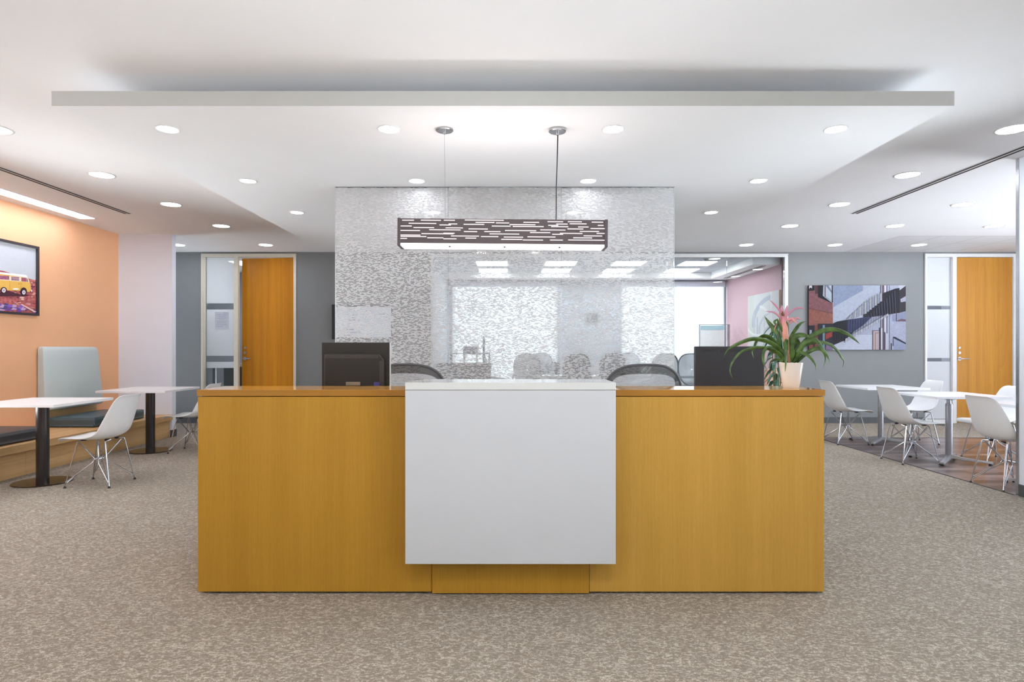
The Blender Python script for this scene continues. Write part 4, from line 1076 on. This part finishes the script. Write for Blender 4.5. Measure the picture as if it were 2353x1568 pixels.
obj('easel_frame', MB().box(ex0-.02,ex0,12.3,12.33,.1,1.74).box(xw(1671,12.3),xw(1677,12.3),12.3,12.33,0,1.74).box(ex0-.02,xw(1677,12.3),12.3,12.33,1.735,1.75), SILVERP, ea)
obj('paper_pad', MB().box(ex0,ex1,12.285,12.299,.85,1.725), pm('flip_paper','#e9edee',.7), ea)
obj('pad_header', MB().box(ex0,ex1,12.28,12.2845,1.64,1.725), pm('pad_header','#a8cbd4',.6), ea)
obj('rear_leg', MB().tube([(4.1,12.33,1.7),(4.1,12.75,0)],.012), SILVERP, ea)
obj('leg', MB().box(ex0-.02,ex0+.005,12.3,12.33,0,.1), SILVERP, ea)
sw = thing('wall_thermostat', (1.78, YF-.02, 1.9), 'small dark wall device on the pier between the conference windows', 'wall device')
obj('device_body', MB().box(xw(1349,YF-.02),xw(1373,YF-.02),YF-.04,YF-.002,1.82,2.02), pm('dark_device','#55595f',.5), sw, bevel=.003)

# wooden cabinet and tall plant before the conference glass
wc = thing('wooden_cabinet', (4.2, 9.75, 0), 'pale wooden cabinet in front of the conference glass, behind the pot', 'cabinet')
PW = wood('pale_cabinet_wood', '#c79a7c', '#ddb79b', 'Z', .45)
obj('cabinet_body', MB().box(3.98,4.42,9.72,10.1,0,.90), PW, wc, bevel=.002)
obj('cabinet_top', MB().box(3.965,4.435,9.70,10.11,.90,.922), PW, wc, bevel=.002)
obj('door', MB().box(3.99,4.195,9.70,9.718,.02,.89), PW, wc, bevel=.001); obj('door', MB().box(4.205,4.41,9.70,9.718,.02,.89), PW, wc, bevel=.001)
tp = thing('tall_plant', (4.16, 9.35, 0), 'tall broad-leaved green plant behind the bromeliad, before the pale cabinet', 'plant')
obj('plant_pot', MB().lathe([(0,0),(.13,0),(.17,.33),(.155,.33),(.15,.30),(0,.30)], (4.16,9.35,0)), POTM, tp)
st = MB(); lv = []
for k in range(4):
    a = k*1.6; bx, by = 4.16+.03*math.cos(a), 9.35+.03*math.sin(a)
    st.tube([(bx,by,.29),(bx+.03*math.cos(a),by+.03*math.sin(a),.9),(bx+.06*math.cos(a),by+.05*math.sin(a),1.45+.08*k)],.008)
obj('stem', st, pm('plant_stem','#6f7a4c',.6), tp)
for k in range(46):
    z = .62+k/46*1.05; a = k*2.4; r = random.random(); L_ = .17+.07*r
    base = Vector((4.16+.05*math.cos(a), 9.35+.05*math.sin(a), z)); dr = Vector((math.cos(a), math.sin(a), .35-.6*r))
    m = MB(); vs = []; NN = 7
    wv = Vector((-math.sin(a), math.cos(a), .25)).normalized()
    for i in range(NN):
        f = i/(NN-1); c = base+dr*L_*f*.8+Vector((0,0,-.22*f*f*(1-.3*r))); w = .034*math.sin(PI*min(1,f*.9+.08))**.8
        vs += [c-wv*w, c+Vector((0,0,-.006)), c+wv*w]
    m.add(vs, [(3*i+j,3*i+j+1,3*i+j+4,3*i+j+3) for i in range(NN-1) for j in range(2)], True)
    obj('leaf', m, LEAF2, tp, thick=.0012)

# ------------------------------------------------------------------ bromeliad on the desk
YP = 3.27
bp = thing('potted_bromeliad', (1.53, YP, 1.0482), 'pink-flowered bromeliad in a glossy cream pot on the desk counter', 'potted plant')
obj('plant_pot', MB().lathe([(0,.0),(.040,0),(.042,.004),(.0615,.134),(.0600,.135),(.0575,.134),(.053,.11),(0,.11)], (1.53,YP,1.0482), 56), POTM, bp)
obj('soil', MB().lathe([(0,.114),(.052,.112)], (1.53,YP,1.0482), 24), pm('potting_soil','#3b2c20',.9,var=.3,nscale=200), bp)
def catmull(P, n):
    out = []
    Q = [P[0]*2-P[1]]+P+[P[-1]*2-P[-2]]
    for i in range(1, len(Q)-2):
        for k in range(n):
            t = k/n; a, b, c, d = Q[i-1], Q[i], Q[i+1], Q[i+2]
            out.append(.5*((2*b)+(-a+c)*t+(2*a-5*b+4*c-d)*t*t+(-a+3*b-3*c+d)*t**3))
    out.append(P[-1]); return out
def leafb(pts, dy, w, mat, name='leaf', face=.35, shape=.5, parent=bp):
    """pts: outline of the leaf's midline as read off the photo, dy: how far its tip leans to (-) or from (+) the camera"""
    P = []
    for i, (cx_, cy_) in enumerate(pts):
        f = i/(len(pts)-1); d = YP + dy*f**1.2
        P.append(Vector(at(1640+cx_/6.03, 660+cy_/6.03, d)))
    C = catmull(P, 6); n = len(C); vs = []
    for i, c in enumerate(C):
        t = (C[min(i+1,n-1)]-C[max(i-1,0)]).normalized(); f = i/(n-1)
        s = t.cross(Vector((0,1,0))).normalized()
        wd = (s*(1-face)+Vector((0,1,0))*face).normalized()
        nn = t.cross(wd).normalized()
        ww = w*(min(1,.62+f*1.4) if name=='leaf' else min(1,.5+f*2.2))*(1-max(0,(f-shape)/(1-shape))**2.2)+.0004
        vs += [c-wd*ww, c-wd*ww*.5+nn*ww*.12, c+nn*ww*.20, c+wd*ww*.5+nn*ww*.12, c+wd*ww]
    m = MB(); m.add(vs, [(5*i+j,5*i+j+1,5*i+j+6,5*i+j+5) for i in range(n-1) for j in range(4)], True)
    return obj(name, m, mat, parent, thick=.0008)
LV = [([(985,1030),(930,880),(760,760),(540,720),(330,790),(200,870),(140,955)],-.10,.0088),
      ([(980,1000),(900,830),(790,710),(690,680),(600,740),(560,840),(530,900),(555,985)],.06,.0085),
      ([(1000,1040),(880,900),(720,845),(560,840),(380,900),(260,1040),(225,1160),(258,1262)],-.16,.0060),
      ([(990,1040),(910,930),(800,860),(730,850),(690,920),(690,1040),(735,1155)],-.08,.0095),
      ([(930,1010),(850,1005),(790,1040),(768,1120)],-.04,.0045),
      ([(930,1040),(925,960),(900,700),(850,600),(770,500),(705,405)],.05,.0098),
      ([(1010,1040),(1000,850),(1000,745),(1000,800),(1000,1000),(988,1175)],-.07,.0098),
      ([(1070,1040),(1070,860),(1110,720),(1170,670),(1240,665),(1300,680),(1325,705)],-.05,.0110),
      ([(1060,960),(1060,740),(1120,610),(1200,510),(1285,472)],.07,.0070),
      ([(1100,1040),(1180,860),(1330,700),(1500,610),(1680,590),(1850,650),(1960,730),(2025,790)],-.09,.0105),
      ([(1110,1030),(1200,850),(1330,780),(1480,765),(1620,800),(1720,890),(1770,970),(1805,1030),(1785,1108)],.05,.0075),
      ([(1130,1040),(1230,820),(1340,735),(1420,740),(1490,830),(1540,930),(1550,1010),(1525,1105)],-.12,.0105),
      ([(1150,1045),(1270,930),(1390,860),(1480,860),(1560,930),(1600,1010),(1600,1070)],-.14,.0085),
      ([(1120,1040),(1150,950),(1200,915),(1280,930),(1360,1000),(1410,1080),(1418,1160)],-.09,.0085),
      ([(1090,1040),(1140,900),(1165,780),(1160,700)],.03,.0110),
      ([(1040,1040),(1080,940),(1100,850)],-.03,.0120),([(1100,1045),(1150,980),(1180,900)],-.03,.0110),
      ([(1010,1040),(950,940),(880,830),(830,770)],.02,.0085)]
for pts, dy, w in LV: leafb(pts, dy, w*1.32, LEAF)
fl_ = obj('flower_stalk', MB().tube([Vector(at(1640+a/6.03,660+b/6.03,YP)) for a, b in ((1040,1040),(1015,900),(1000,740),(985,560),(965,440),(955,370))],[.012,.0135,.0155,.0150,.011,.004],12), BRACT, bp)
BR = [([(1000,740),(1010,640),(1010,540),(1015,470)],-.012,.0085,LEAF),
      ([(975,640),(930,560),(900,500),(880,440)],-.01,.0050,LEAF),
      ([(975,560),(970,480),(965,410)],-.012,.0080,BRACT),([(990,500),(1000,380),(1020,250)],.004,.0070,BRACT),([(955,450),(945,350),(945,255)],.004,.0068,BRACT),
      ([(960,440),(920,340),(860,260),(775,178)],-.01,.0034,BRACT),([(960,470),(900,400),(830,350),(715,335)],-.03,.0034,BRACT),
      ([(1000,420),(1060,350),(1130,300),(1200,290),(1262,303)],-.01,.0032,BRACT),([(1000,470),(1070,440),(1110,450),(1160,515)],-.03,.0055,BRACT),
      ([(1020,520),(1090,470),(1150,430),(1215,455)],.01,.0040,BRACT),([(980,600),(950,560),(910,480),(870,520),(835,600)],.01,.0028,BRACT),
      ([(860,520),(840,480),(890,440)],.01,.0040,LEAF),([(955,560),(945,500),(940,420)],.01,.0070,BRACT)]
for pts, dy, w, mt in BR: leafb(pts, dy, w*1.4, mt, 'bract', .1, .55, fl_ if False else bp)
fl2 = MB()
for dx, dz in ((0,0),(.004,.006),(-.004,.004),(.002,.012),(.007,-.002)):
    c = Vector(at(1640+952/6.03,660+385/6.03,YP-.008))+Vector((dx,0,dz)); fl2.lathe([(0,.007),(.003,.004),(.0035,0),(.002,-.006),(0,-.007)], c, 10)
obj('flower_buds', fl2, pm('brown_buds','#6e4a2a',.6), bp)

# ------------------------------------------------------------------ light from outside and render settings
w = bpy.data.worlds.new('sky'); S.world = w; w.use_nodes = True
nt = w.node_tree; bg = nt.nodes['Background']; bg.inputs[0].default_value = (.92,.97,1.04,1)
# pale sky above, brighter lower half added to light the ceilings
tcw = N(nt, 'ShaderNodeTexCoord'); spw = N(nt, 'ShaderNodeSeparateXYZ'); L(nt, tcw.outputs['Generated'], spw.inputs[0])
mr = N(nt, 'ShaderNodeMapRange'); mr.inputs['From Min'].default_value = -.04; mr.inputs['From Max'].default_value = .04
mr.inputs['To Min'].default_value = 24.0; mr.inputs['To Max'].default_value = 4.0
L(nt, spw.outputs[2], mr.inputs['Value']); L(nt, mr.outputs[0], bg.inputs[1])
S.view_settings.view_transform = 'Standard'; S.view_settings.look = 'None'; S.view_settings.gamma = 1
S.view_settings.use_curve_mapping = False; S.view_settings.exposure = 0.32
c = S.cycles
c.use_denoising = True; c.max_bounces = 10; c.diffuse_bounces = 6; c.glossy_bounces = 4; c.transparent_max_bounces = 32
c.sample_clamp_indirect = 8; c.caustics_reflective = False; c.caustics_refractive = False; c.use_light_tree = True
